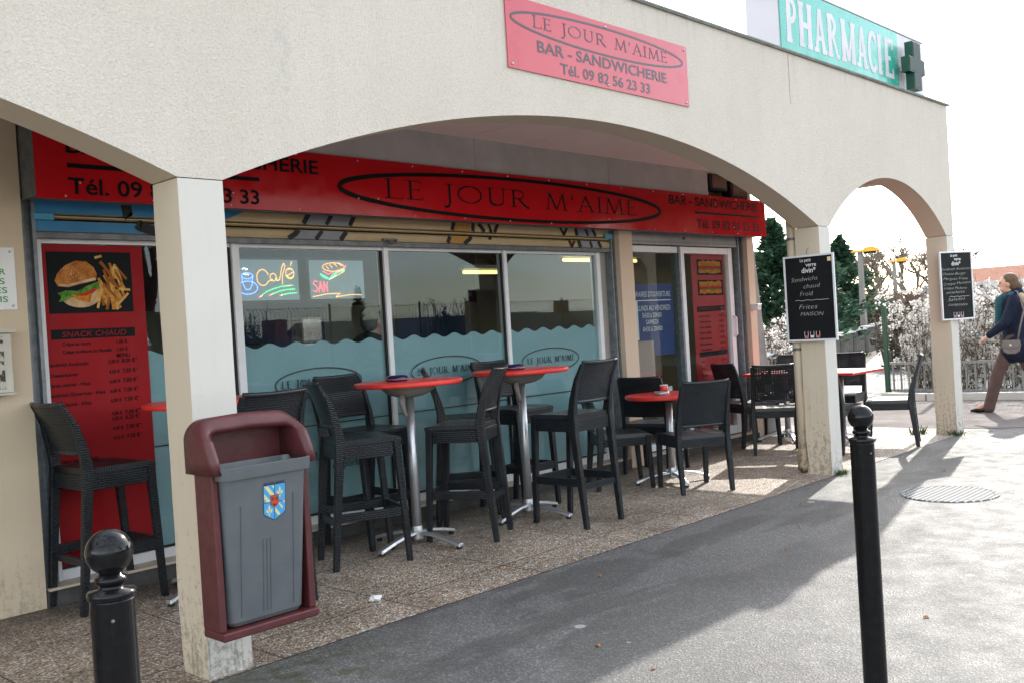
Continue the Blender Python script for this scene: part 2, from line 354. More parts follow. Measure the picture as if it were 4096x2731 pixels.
CERAM = mat('blue_glazed_ceramic', (.008,.012,.075), .12, coat=.5)
ORLINE = mat('orange_glaze', (.5,.08,.02), .2)
YELL = m_noise('yellow_lamp_housing', (.70,.34,.01), (.78,.40,.02), 4, .4)
WOODB = m_noise('brown_wood', (.10,.045,.018), (.16,.075,.03), 9, .5)
ROOFRED = m_noise('red_roof_tile', (.24,.085,.045), (.36,.14,.08), 7, .85, 0, .4)
PLASTER = m_noise('pale_house_render', (.50,.46,.40), (.58,.54,.48), 2, .9)
DARKRENDER = m_noise('dark_house_render', (.05,.045,.04), (.09,.08,.072), 2, .9)
SLATE = m_noise('slate_roof', (.05,.055,.065), (.09,.095,.105), 6, .7)
BARK = m_noise('grey_bark', (.085,.07,.055), (.16,.13,.105), 9, .9, 0, .4)
SKIN = m_noise('skin', (.55,.30,.22), (.60,.34,.25), 5, .5)
def m_leaf(name, a, b, tr=.25):
    m = mat(name, a, .6, spec=.3); t = NT(m); i = t.n('NewGeometry'); c = t.ramp(i.outputs['Random Per Island'], [(0, a), (1, b)]); t.col(c)
    t.b.inputs['Transmission Weight'].default_value = 0; t.b.inputs['Subsurface Weight'].default_value = 0
    tl = t.n('BsdfTranslucent'); t.l(c, tl.inputs[0]); mx = t.n('MixShader'); mx.inputs[0].default_value = tr
    t.l(t.b.outputs[0], mx.inputs[1]); t.l(tl.outputs[0], mx.inputs[2]); t.l(mx.outputs[0], t.t.nodes['Material Output'].inputs[0]); return m
CONIF = m_leaf('conifer_needles', (.010,.032,.020), (.060,.125,.068), .3); PETAL = m_leaf('white_petals', (.52,.49,.46), (.84,.81,.78), .4)
GRASS = m_leaf('grass_blades', (.035,.065,.012), (.07,.11,.025), .3); DEADL = m_leaf('dry_leaf', (.30,.10,.02), (.45,.18,.04), .2)

# ------------------------------------------------------------------ text
_cap = None
def text_raw(body, bold=0, shear=0, spacing=1, align='LEFT', line=1.0):
    cu = bpy.data.curves.new('t', 'FONT'); cu.body = body; cu.offset = bold; cu.shear = shear; cu.space_character = spacing; cu.align_x = align; cu.space_line = line
    cu.resolution_u = 3; cu.fill_mode = 'FRONT'
    ob = bpy.data.objects.new('t', cu); COL.objects.link(ob)
    dg = bpy.context.evaluated_depsgraph_get(); me = bpy.data.meshes.new_from_object(ob.evaluated_get(dg))
    vs = [v.co.copy() for v in me.vertices]; fs = [tuple(p.vertices) for p in me.polygons]
    bpy.data.objects.remove(ob); bpy.data.curves.remove(cu); bpy.data.meshes.remove(me); return vs, fs
def cap_h():
    global _cap
    if _cap is None: vs, _ = text_raw('H'); _cap = max(v.y for v in vs)
    return _cap
def text(mb, fr, body, x0, x1, z, cap, bold=0, shear=0, depth=.0012, rot=0):
    """lettering on a plane: left edge x0, right edge x1 (None = natural width), baseline z, capital height cap"""
    vs, fs = text_raw(body, bold, shear)
    if not vs: return
    a = min(v.x for v in vs); b = max(v.x for v in vs); sy = cap/cap_h(); sx = sy if x1 is None else (x1-x0)/(b-a)
    cs, sn = math.cos(rot), math.sin(rot); out = []
    for v in vs:
        X, Y = (v.x-a)*sx, v.y*sy; out.append(fr.p(x0+X*cs-Y*sn, z+X*sn+Y*cs, depth))
    mb.add(out, fs)
def serif_text(mb, fr, items, z, cap, x0, x1, w=.105, thin=.055, depth=0, sf=.042):
    """roman capitals drawn stroke by stroke; items is the string"""
    wd = {'L': .56, 'E': .52, 'J': .30, 'O': .98, 'U': .80, 'R': .74, 'M': 1.0, "'": .16, 'A': .82, 'I': .2, ' ': .42}
    gap = .17; tot = sum(wd[c] for c in items)+gap*(len(items)-1); k = (x1-x0)/tot
    X = 0
    for c in items:
        def S(pts, ww): mb.stroke(fr, [(x0+(X+px)*k, z+py*cap) for px, py in pts], (ww if not isinstance(ww, (list, tuple)) else ww[0])*cap*.95, depth)
        def SF(px, py, l=.26): S([(px-l/2, py), (px+l/2, py)], sf)
        if c == 'L': S([(.1,.0),(.1,1)], w); S([(.05,.02),(.5,.02)], .04); S([(.54,.0),(.56,.2)], .045); SF(.1,.985); SF(.1,.015)
        elif c == 'E':
            S([(.1,0),(.1,1)], w); S([(.05,.02),(.48,.02)], .04); S([(.05,.98),(.45,.98)], .04); S([(.1,.52),(.40,.52)], .04); S([(.49,.0),(.51,.18)], .045); S([(.45,1),(.46,.85)], .045); S([(.40,.6),(.40,.44)], .035); SF(.06,.98,.2); SF(.06,.02,.2)
        elif c == 'J': S([(.2,1),(.2,.0),(.16,-.2),(.02,-.27)], w); SF(.2,.985); S(arc(.02,-.24,.05,.03,0,360,8), .05)
        elif c == 'O':
            pts = arc(.49,.5,.44,.46,0,360,32)[:-1]
            mb.stroke(fr, [(x0+(X+px)*k, z+py*cap) for px, py in pts], [(.05+.065*abs(math.cos(2*math.pi*i/32)))*cap for i in range(32)], depth, True)
        elif c == 'U': S([(.13,1),(.13,.3)]+arc(.38,.28,.25,.25,180,270,6)[1:], w); S(arc(.40,.28,.27,.25,270,360,6)+[(.67,1)], thin); SF(.13,.985); SF(.67,.985)
        elif c == 'R': S([(.12,0),(.12,1)], w); S([(.12,.97)]+arc(.30,.73,.24,.24,90,-90,10)+[(.12,.49)], .07); S([(.34,.5),(.56,.14),(.76,-.04)], w*.9); SF(.12,.985); SF(.12,.015)
        elif c == 'M': S([(.10,0),(.2,1)], thin); S([(.2,1),(.5,.03)], w); S([(.5,.03),(.8,1)], thin); S([(.8,1),(.9,0)], w); SF(.10,.015,.24); SF(.9,.015,.24); SF(.16,.985,.14); SF(.84,.985,.14)
        elif c == "'": S([(.1,1),(.06,.68)], w*.8)
        elif c == 'A': S([(.08,0),(.40,1)], thin); S([(.38,1.02),(.74,0)], w); S([(.2,.34),(.6,.34)], .04); SF(.08,.015,.24); SF(.74,.015,.26)
        elif c == 'I': S([(.1,0),(.1,1)], w); SF(.1,.985); SF(.1,.015)
        X += wd[c]+gap
def ellipse(mb, fr, cx, cz, rx, rz, w, depth=0, tip=1.0, n=56):
    pts = arc(cx, cz, rx, rz, 0, 360, n)[:-1]
    mb.stroke(fr, pts, [w*(1+(tip-1)*abs(math.cos(2*math.pi*i/n))**6) for i in range(n)], depth, True)

# ------------------------------------------------------------------ the ground
m = MB(); m.add([(-600,-600,0),(900,-600,0),(900,900,0),(-600,900,0)], [(0,1,2,3)]); g = structure(m.build('ground', ASPH))
m = MB(); m.add([(-6,3.62,.004),(10.75,3.62,.004),(10.75,5.75,.004),(-6,5.75,.004)], [(0,1,2,3)]); structure(m.build('pavement', AGG))
CONCP = m_noise('pale_forecourt_concrete', (.115,.098,.092), (.17,.148,.138), 1.4, .85, 0, .2, spec=.15)
m = MB(); m.add([(10.8,3.2,.004),(14.2,1.5,.004),(16.0,-4,.004),(13.5,-4,.004)], [(0,3,2,1)])
m.v = []; m.f = []; m.mi = []
m.add([(10.75,3.9,.004),(13.2,-2.0,.004),(16.6,-2.0,.004),(14.35,4.6,.004),(13.95,6.2,.004),(16,7.6,.004),(40,16.4,.004),(40,19.5,.004),(13,9.0,.004),(10.75,8.5,.004)], [tuple(range(10))])
structure(m.build('path', CONCP))

# ------------------------------------------------------------------ the arcade building
BLD = thing('arcade_building', 'cream rendered single storey arcade building with low segmental arches and a shop front', 'building')
F0, F1, TOP = 3.64, 3.85, 3.365
PIL = [(-3.60,-3.40), (1.96,2.16), (7.51,7.705), (10.34,10.54)]
def arch_z(x, a, b, rise, spring=2.022):
    h = (b-a)/2; c = (a+b)/2; Rr = (h*h+rise*rise)/(2*rise); return spring+rise-Rr+math.sqrt(max(Rr*Rr-(x-c)**2, 0))
xs = []
def low(x):
    for a, b in PIL:
        if a-1e-6 <= x <= b+1e-6: return 2.022
    for (a, b, r_) in ((-3.40,1.96,.53), (2.16,7.51,.532), (7.705,10.34,.488)):
        if a < x < b: return arch_z(x, a, b, r_)
    return 2.022
xs = [-6.0]
for (a, b, n) in ((-3.40,1.96,48), (2.16,7.51,56), (7.705,10.34,36)):
    xs += [a+(b-a)*i/n for i in range(n+1)]
xs = sorted(set([round(x, 5) for x in xs+[-3.60, 10.54]]))
m = MB()
for x0, x1 in zip(xs[:-1], xs[1:]):
    z0, z1 = low(x0), low(x1)
    m.m = 0; m.add([(x0,F0,z0),(x1,F0,z1),(x1,F0,TOP),(x0,F0,TOP)], [(0,1,2,3)])
    m.m = 1; m.add([(x0,F1,z0),(x1,F1,z1),(x1,F1,TOP),(x0,F1,TOP)], [(3,2,1,0)])
    m.add([(x0,F0,z0),(x1,F0,z1),(x1,F1,z1),(x0,F1,z0)], [(0,3,2,1)])
m.m = 0; m.add([(10.54,F0,2.022),(10.54,F1,2.022),(10.54,F1,TOP),(10.54,F0,TOP)], [(0,1,2,3)])
m.add([(-6,F0,TOP),(10.54,F0,TOP),(10.54,F1,TOP),(-6,F1,TOP)], [(0,1,2,3)])
m.build('arch_wall', [STUCCO, BEIGE], BLD)
for a, b in PIL:
    m = MB(); nz = 14; rnd = random.Random(int(a*10))
    rows = [0]+[.02, .05, .1]+[2.018*i/nz for i in range(1, nz+1)]
    for i in range(len(rows)-1):
        for q, (c0, c1) in enumerate((((a,F0),(b,F0)), ((b,F0),(b,F1)), ((b,F1),(a,F1)), ((a,F1),(a,F0)))):
            m.m = 0 if q == 0 else 1
            def wob(c, z):
                k = .010*math.exp(-z*5) + .003
                return (c[0]+(mnoise.noise((c[0]*9, c[1]*9, z*9)))*k, c[1]+(mnoise.noise((c[0]*9+5, c[1]*9, z*9)))*k, z)
            m.add([wob(c0, rows[i]), wob(c1, rows[i]), wob(c1, rows[i+1]), wob(c0, rows[i+1])], [(0,1,2,3)])
    m.build('pillar', [WHITEP, BEIGE], BLD)
m = MB(); m.stroke(FY(F0), [(7.155,3.345),(7.158,3.2),(7.154,3.08),(7.16,2.96)], [.007,.006,.004,.002]); m.build('expansion_joint', mat('joint_grey', (.22,.21,.20), .9), BLD)
# coping strip
m = MB(); m.box((-6.02,3.618,TOP+.002), (10.585,3.90,TOP+.014)); m.box((-6.02,3.622,TOP-.006), (10.575,3.6385,TOP+.0019)); m.build('coping', m_noise('mossy_zinc', (.13,.14,.12), (.25,.26,.23), 9, .7), BLD)
# roof and ceiling
m = MB(); m.box((-6,3.852,3.20), (10.538,5.62,3.34)); m.box((-6,5.625,2.90), (9.68,13,3.33)); m.build('roof', CONC, BLD)
m = MB(); x = -5.9
while x < 10.3:
    x1 = min(x+.5845, 10.338); m.box((x+.0025,3.853,2.80), (x1-.0025,5.32,2.815)); x += .5845
m.build('ceiling', CEIL, BLD)
m = MB(); m.box((-5.9,3.853,2.83), (10.33,5.5,2.84)); m.build('ceiling_backing', GLIDE, BLD)
m = MB(); m.box((10.34,3.853,2.65), (10.54,5.62,3.196)); m.build('end_beam', STUCCO, BLD)
# rear wall of the gallery
m = MB(); m.box((-6,5.46,0), (2.035,5.75,2.80)); m.build('left_wall', CREAM, BLD)
m = MB(); m.box((2.036,5.62,2.205), (9.68,5.75,3.195)); m.box((2.036,5.33,2.801), (9.68,5.619,3.198)); m.build('lintel_wall', BEIGE, BLD)
m = MB(); m.box((7.262,5.46,0), (7.462,5.75,2.204)); m.build('pier', PEACH, BLD)
m = MB(); m.box((9.545,5.46,0), (9.68,5.75,2.80)); m.build('pier', PEACH, BLD)
m = MB(); m.box((-6,5.751,0), (-5.8,13,2.9)); m.box((-5.79,12.8,0), (9.4,13,2.9)); m.box((9.48,5.752,0), (9.68,13,2.9)); m.build('outer_wall', CREAM, BLD)
m = MB(); m.add([(9.69,5.60,0),(10.30,5.60,0),(10.125,5.60,.62),(9.92,5.60,2.25),(9.69,5.60,2.25),(9.69,5.8,0),(10.30,5.8,0),(10.125,5.8,.62),(9.92,5.8,2.25),(9.69,5.8,2.25)],
    [(0,1,2,3,4),(9,8,7,6,5),(1,6,7,2),(2,7,8,3),(3,8,9,4)]); m.build('buttress', CONC, BLD)
# grey band over the sign, then the sill step
m = MB()
for x0, x1 in ((2.055,5.30), (5.304,6.95), (6.954,8.57)): m.box((x0,5.30,2.556), (x1,5.318,2.799))
m.build('fascia_panel', GREYPANEL, BLD)
m = MB(); m.box((2.04,5.46,0), (7.255,5.70,.088)); m.box((7.47,5.43,0), (9.54,5.70,.070)); m.build('step', GROUT, BLD)
m = MB(); x = 2.045
while x < 7.2:
    x1 = min(x+.215, 7.25); m.box((x+.002,5.445,.0895), (x1-.002,5.585,.105)); x += .215
m.build('sill_tiles', TILE, BLD, bevel=.003); m = MB(); x = 7.475
while x < 9.5:
    x1 = min(x+.215, 9.535); m.box((x+.002,5.418,.0715), (x1-.002,5.53,.084)); x += .215
m.build('sill_tiles', TILE, BLD, bevel=.003)
# shop windows
GY = 5.60
def wave_top(x): return 1.327+.0155*math.cos(2*math.pi*(x-3.39)/.2085)
def make_window(x0, x1, film=True, logo=None, fx0=None):
    w = MB(); z0, z1 = .106, 1.985
    w.box((x0,5.575,z0), (x1,5.645,z0+.058)); fr_ = w.build('window', ALUW, BLD, bevel=.003)
    w = MB(); w.box((x0,5.58,z1-.02), (x1,5.645,z1+.02)); w.build('head_rail', ALUW, fr_, bevel=.003)
    p = MB(); p.box((x0,GY,z0+.0585), (x1,GY+.008,z1-.0205)); p.build('pane', GLASS, fr_)
    s = MB(); s.box((x0,5.588,z0+.0583), (x1,5.5995,z0+.072)); s.build('gasket', GLIDE, fr_)
    if film:
        a = fx0 or x0; n = max(8, int((x1-a)/.012)); f = MB()
        top = [(a+(x1-a)*i/n) for i in range(n+1)]; fr = FY(GY+.0105)
        for u, v in zip(top[:-1], top[1:]): f.poly(fr, [(u,.165),(v,.165),(v,wave_top(v)),(u,wave_top(u))], 0, .001)
        f.build('frosted_film', FILM, fr_)
        l = MB(); l.stroke(FY(GY-.0008), [(a,.771),(x1,.771)], .008); l.build('ink_line', INK, fr_)
    if logo:
        l = MB(); cx, cz, rx, rz = logo; fr = FY(GY-.0008); ellipse(l, fr, cx, cz, rx, rz, .0085)
        serif_text(l, fr, "LE JOUR M'AIME", cz-.022, .052, cx-.305, cx+.305, .15, .09); l.build('lettering', INK, fr_)
    return fr_
w0 = make_window(2.17, 3.335, True, None, 2.76)
w1 = make_window(3.393, 4.571, True, (3.972,1.058,.355,.098))
w2 = make_window(4.617, 5.827, True, (5.168,1.060,.37,.103))
w3 = make_window(5.87, 7.05, True, (6.385,1.060,.37,.100))
l = MB(); text(l, FY(GY-.0008), 'à emporter', 3.98, 4.315, .455, .05); l.build('lettering', INK, w1)
l = MB(); text(l, FY(GY-.0008), 'U', 3.90, None, .53, .06); l.build('lettering', INK, w1)
for x0, x1 in ((3.3365,3.3915), (4.5725,4.6155), (5.8285,5.8685)):
    m = MB(); m.box((x0,5.565,.1065), (x1,5.65,2.0)); m.build('mullion', ALUW, BLD, bevel=.004)
    m = MB(); m.box((x0-.016,5.583,.166), (x0-.0015,5.5995,1.962)); m.build('gasket', GLIDE, BLD)
m = MB(); m.box((7.052,5.57,.1065), (7.105,5.65,2.0)); m.build('mullion', ALUW, BLD, bevel=.004)
m = MB(); m.box((7.107,5.585,.1065), (7.2,5.64,2.0)); m.build('end_panel', m_noise('grey_beige_panel', (.30,.275,.25), (.34,.31,.285), 3, .5), BLD, bevel=.003)
for x0, x1 in ((2.045,2.125), (7.203,7.258), (9.44,9.54)):
    m = MB(); m.box((x0,5.51,.107), (x0+.018,5.60,2.2)); m.box((x1-.02,5.51,.107), (x1,5.60,2.2)); m.box((x0+.0185,5.545,.107), (x1-.0205,5.60,2.2)); m.build('shutter_rail', STEELG, BLD)
m = MB(); m.box((2.128,5.565,.1065), (2.168,5.65,2.0)); m.build('mullion', ALUW, BLD, bevel=.004)
# rolled up shutter with sprayed paint
def slat(x0, x1, zb, zt, name, mt, par):
    m = MB(); n = 6; vs = []
    pr = [(5.545, zb), (5.530, zb+.006), (5.524, zb+(zt-zb)*.35), (5.524, zb+(zt-zb)*.75), (5.531, zt-.006), (5.545, zt)]
    for x in (x0, x1): vs += [(x, y, z) for y, z in pr]
    m.add(vs, [(i, i+1, 7+i, 6+i) for i in range(5)]+[(5,4,3,2,1,0), (6,7,8,9,10,11), (0,6,11,5)]); return m.build(name, mt, par, smooth=False)
sh = MB(); sh.box((2.127,5.515,1.988), (7.20,5.56,2.014)); sh.box((2.127,5.522,2.0145), (7.20,5.555,2.02)); SHU = sh.build('shutter', STEELD, BLD)
slat(2.128, 7.199, 2.021, 2.088, 'slat', TANP, SHU); slat(2.128, 7.199, 2.098, 2.116, 'slat', TANP, SHU); slat(2.128, 7.199, 2.121, 2.204, 'slat', TANP, SHU)
d = MB(); fr = FY(5.5235)
d.m = 0; d.poly(fr, [(2.13,2.125),(3.27,2.125),(3.33,2.15),(3.40,2.18),(3.44,2.20),(2.13,2.20)], 0, .0006); d.poly(fr, [(2.13,2.026),(3.10,2.026),(3.19,2.05),(3.235,2.084),(2.13,2.084)], 0, .0006)
d.m = 1
d.poly(fr, [(3.915,2.20),(4.29,2.20),(4.245,2.124),(3.845,2.124)], 0, .0007); d.poly(fr, [(3.81,2.085),(4.205,2.085),(4.150,2.025),(3.735,2.025)], 0, .0007)
d.poly(fr, [(6.74,2.20),(6.955,2.20),(7.005,2.124),(6.75,2.124)], 0, .0007); d.poly(fr, [(6.76,2.085),(7.03,2.085),(7.08,2.025),(6.80,2.025)], 0, .0007)
d.m = 2
def sp(pts, w):
    """one sprayed line, cut where the groove between slats is"""
    for (za, zb_) in ((2.023,2.0865), (2.123,2.2025)):
        q = []
        for i in range(len(pts)-1):
            (xa, ya), (xb, yb) = pts[i], pts[i+1]
            for k in range(13):
                f = k/12; z = ya+(yb-ya)*f
                if za <= z <= zb_: q.append((xa+(xb-xa)*f, z))
                elif len(q) > 1: d.stroke(fr, q, w, .0008); q = []
                else: q = []
        if len(q) > 1: d.stroke(fr, q, w, .0008)
sp([(3.92,2.21),(3.86,2.12),(3.80,2.06),(3.71,2.01)], .035); sp([(4.30,2.21),(4.24,2.11),(4.15,2.01)], .035); sp([(4.11,2.21),(4.03,2.10),(3.93,2.0)], .028)
sp([(6.72,2.21),(6.745,2.1),(6.79,2.0)], .04); sp([(6.85,2.21),(6.91,2.1),(6.95,2.0)], .03); sp([(6.95,2.21),(7.02,2.1),(7.09,2.0)], .035)
sp([(5.26,2.21),(5.225,2.12),(5.17,2.02)], .035); sp([(5.46,2.21),(5.455,2.13),(5.42,2.07),(5.35,2.023)], .035); sp([(5.52,2.19),(5.58,2.13),(5.64,2.075),(5.70,2.13),(5.75,2.21)], .035); sp([(5.62,2.21),(5.66,2.13),(5.6,2.11)], .025)
sp([(6.50,2.21),(6.56,2.13),(6.61,2.2)], .028); sp([(6.62,2.085),(6.66,2.03),(6.70,2.08)], .028); sp([(2.64,2.21),(2.65,2.13),(2.72,2.07),(2.86,2.03),(3.0,2.03)], .06)
d.m = 3; d.poly(fr, [(5.28,2.20),(5.43,2.20),(5.43,2.124),(5.25,2.124)], 0, .00065); d.poly(fr, [(5.23,2.085),(5.41,2.085),(5.34,2.026),(5.20,2.026)], 0, .00065); d.poly(fr, [(6.62,2.085),(6.70,2.085),(6.66,2.03)], 0, .00065)
d.build('graffiti', [BLUEP, GREYP, BLKP, ORANGEP], SHU)
d = MB(); d.box((4.53,5.505,2.03), (4.665,5.521,2.045)); d.tube([(4.565,5.503,2.036),(4.565,5.485,2.012),(4.635,5.485,2.012),(4.635,5.503,2.036)], .006, 8); d.build('lock_handle', STEELD, SHU)
d = MB(); d.box((7.12,5.505,2.112), (7.225,5.5215,2.152)); d.box((2.115,5.505,2.086), (2.222,5.5215,2.120)); d.build('tape', mat('light_blue_tape', (.05,.30,.50), .5), SHU)
# entrance
DOOR = MB(); DOOR.box((7.47,5.575,2.005), (8.385,5.66,2.068)); DOOR = DOOR.build('door', ALUW, BLD, bevel=.003)
m = MB(); m.box((7.47,5.575,.085), (8.37,5.66,.15)); m.build('bottom_rail', ALUW, DOOR, bevel=.003)
m = MB(); m.box((8.372,5.56,.085), (8.405,5.66,2.1)); m.build('jamb', STEELG, DOOR)
m = MB(); m.box((7.50,5.605,.1505), (8.37,5.613,2.0045)); m.build('pane', GLASS, DOOR)
D2 = MB(); D2.box((8.41,5.565,.085), (8.475,5.64,2.07)); D2.box((9.32,5.565,.085), (9.40,5.64,2.07)); D2.box((8.476,5.567,2.003), (9.319,5.64,2.068)); D2.box((8.476,5.567,.085), (9.319,5.64,.175)); D2 = D2.build('door', ALUW, BLD, bevel=.003)
m = MB(); m.box((8.476,5.600,.1755), (9.319,5.608,2.0025)); m.build('pane', GLASS, D2)
m = MB(); m.tube([(9.36,5.562,1.12),(9.36,5.53,1.14),(9.36,5.53,1.32),(9.36,5.562,1.34)], .012, 8); m.build('handle', ALUW, D2)
m = MB(); m.box((7.468,5.52,2.075), (9.438,5.555,2.10)); m.box((7.468,5.526,2.1005), (9.438,5.555,2.185)); m.box((7.468,5.53,2.1855), (9.438,5.555,2.203)); m.build('shutter', m_noise('dull_galvanised', (.22,.215,.215), (.30,.29,.29), 10, .45, .5), BLD, bevel=.004)
d = MB(); d.lathe((0,0,0), [(.011,0),(.011,.01)], 14)
for i, v in enumerate(d.v): d.v[i] = (8.42+v[0], 5.5255-v[2], 2.145+v[1])
d.build('keyhole', GLIDE, BLD)
# rear of the shop, seen dimly through the glass
INR = m_noise('dark_red_wall', (.10,.012,.012), (.13,.018,.016), 2, .7); INB = m_noise('shop_beige_wall', (.30,.26,.22), (.35,.31,.26), 2, .8)
m = MB(); m.m = 0; m.box((2.2,9.6,1.75), (9.47,9.7,2.88)); m.m = 1; m.box((2.2,9.6,.1), (9.47,9.7,1.749)); m.m = 2; m.box((5.2,9.57,.1), (6.9,9.598,1.9)); m.box((8.0,9.57,.1), (9.2,9.598,1.8)); m.build('inner_wall', [INR, INB, BLUEPAN], BLD)
m = MB(); m.box((2.2,5.76,.02), (9.47,9.6,.10)); m.build('shop_floor', m_noise('shop_floor_tile', (.10,.09,.08), (.14,.12,.11), 3, .5), BLD)
m = MB(); m.box((2.2,5.76,2.60), (9.47,9.59,2.64)); m.build('shop_ceiling', INB, BLD)
m = MB(); m.box((2.1,5.76,.1), (2.19,9.6,2.6)); m.build('inner_wall', INR, BLD)

# ------------------------------------------------------------------ street furniture that stands or hangs on the building
def sign_band():
    t = thing('shop_sign', 'long glossy red fascia sign over the shop windows with black lettering and a big oval', 'sign', (5.85,5.28,2.16))
    inv = Matrix.Translation((-5.85,-5.28,-2.16))
    def B(mb, name, mt, **k):
        o = mb.build(name, mt, t, **k); o.data.transform(inv); return o
    b = MB(); b.box((2.05,5.2802,2.168), (4.94,5.284,2.555)); b.box((4.942,5.28,2.168), (9.655,5.284,2.553)); B(b, 'face', RED)
    b = MB(); b.box((2.045,5.2845,2.18), (9.65,5.46,2.54)); b.box((2.042,5.30,2.40), (2.0445,5.455,2.79)); B(b, 'casing', STEELD)
    l = MB(); fr = FY(5.2795)
    ellipse(l, fr, 5.84, 2.354, 1.845, .160, .026, 0, 1.35); serif_text(l, fr, "LE JOUR M'AIME", 2.297, .135, 4.39, 7.31, .155, .085, 0, .05)
    for x0, dx in ((7.84, 0), (2.215, 0)):
        w_ = 1.655 if x0 > 5 else 1.62
        text(l, fr, 'BAR - SANDWICHERIE', x0, x0+w_, 2.435 if x0 > 5 else 2.418, .086, .018)
    l.stroke(fr, [(8.275,2.372),(9.493,2.376)], .021); text(l, fr, 'Tél. 09 82 56 23 33', 8.295, 9.51, 2.221, .083, .018)
    l.stroke(fr, [(2.216,2.350),(3.389,2.354)], .024); text(l, fr, 'Tél. 09 82 56 23 33', 2.215, 3.38, 2.200, .084, .018)
    B(l, 'lettering', BLACKL)
    s = MB()
    for i in range(16):
        for z in (2.185, 2.535): s.ball((2.2+i*.49, 5.279, z), .006, 8, 6)
    for x, z in ((2.28,2.26), (3.2,2.26), (4.15,2.28), (4.32,2.285), (6.9,2.25), (9.0,2.25)): s.ball((x,5.279,z), .006, 8, 6)
    B(s, 'screws', ALU)
sign_band()
def facade_sign():
    t = thing('wall_sign', 'faded red wall sign with screwed corners high on the stucco above the middle arch', 'sign', (4.815,3.64,2.95))
    inv = Matrix.Translation((-4.815,-3.64,-2.95))
    def B(mb, name, mt):
        o = mb.build(name, mt, t); o.data.transform(inv)
    b = MB(); b.box((3.933,3.630,2.757), (5.698,3.636,3.157)); B(b, 'panel', [REDF])
    b = MB(); b.box((3.9365,3.6362,2.760), (5.6945,3.6385,3.154)); B(b, 'backing', WHITEPL)
    l = MB(); fr = FY(3.6297); ellipse(l, fr, 4.807, 3.040, .835, .082, .012, 0, 1.25); serif_text(l, fr, "LE JOUR M'AIME", 3.013, .068, 4.155, 5.46, .14, .085)
    text(l, fr, 'BAR - SANDWICHERIE', 4.178, 5.445, 2.879, .062, .015); text(l, fr, 'Tél. 09 82 56 23 33', 4.37, 5.25, 2.784, .06, .015); B(l, 'lettering', GREYL)
    s = MB()
    for x in (3.965, 4.815, 5.668):
        for z in (2.78, 3.132): s.ball((x,3.629,z), .008, 8, 6)
    B(s, 'screws', ALU)
facade_sign()
PHW = m_noise('lavender_white_acrylic', (.50,.47,.50), (.55,.52,.55), 2, .4)
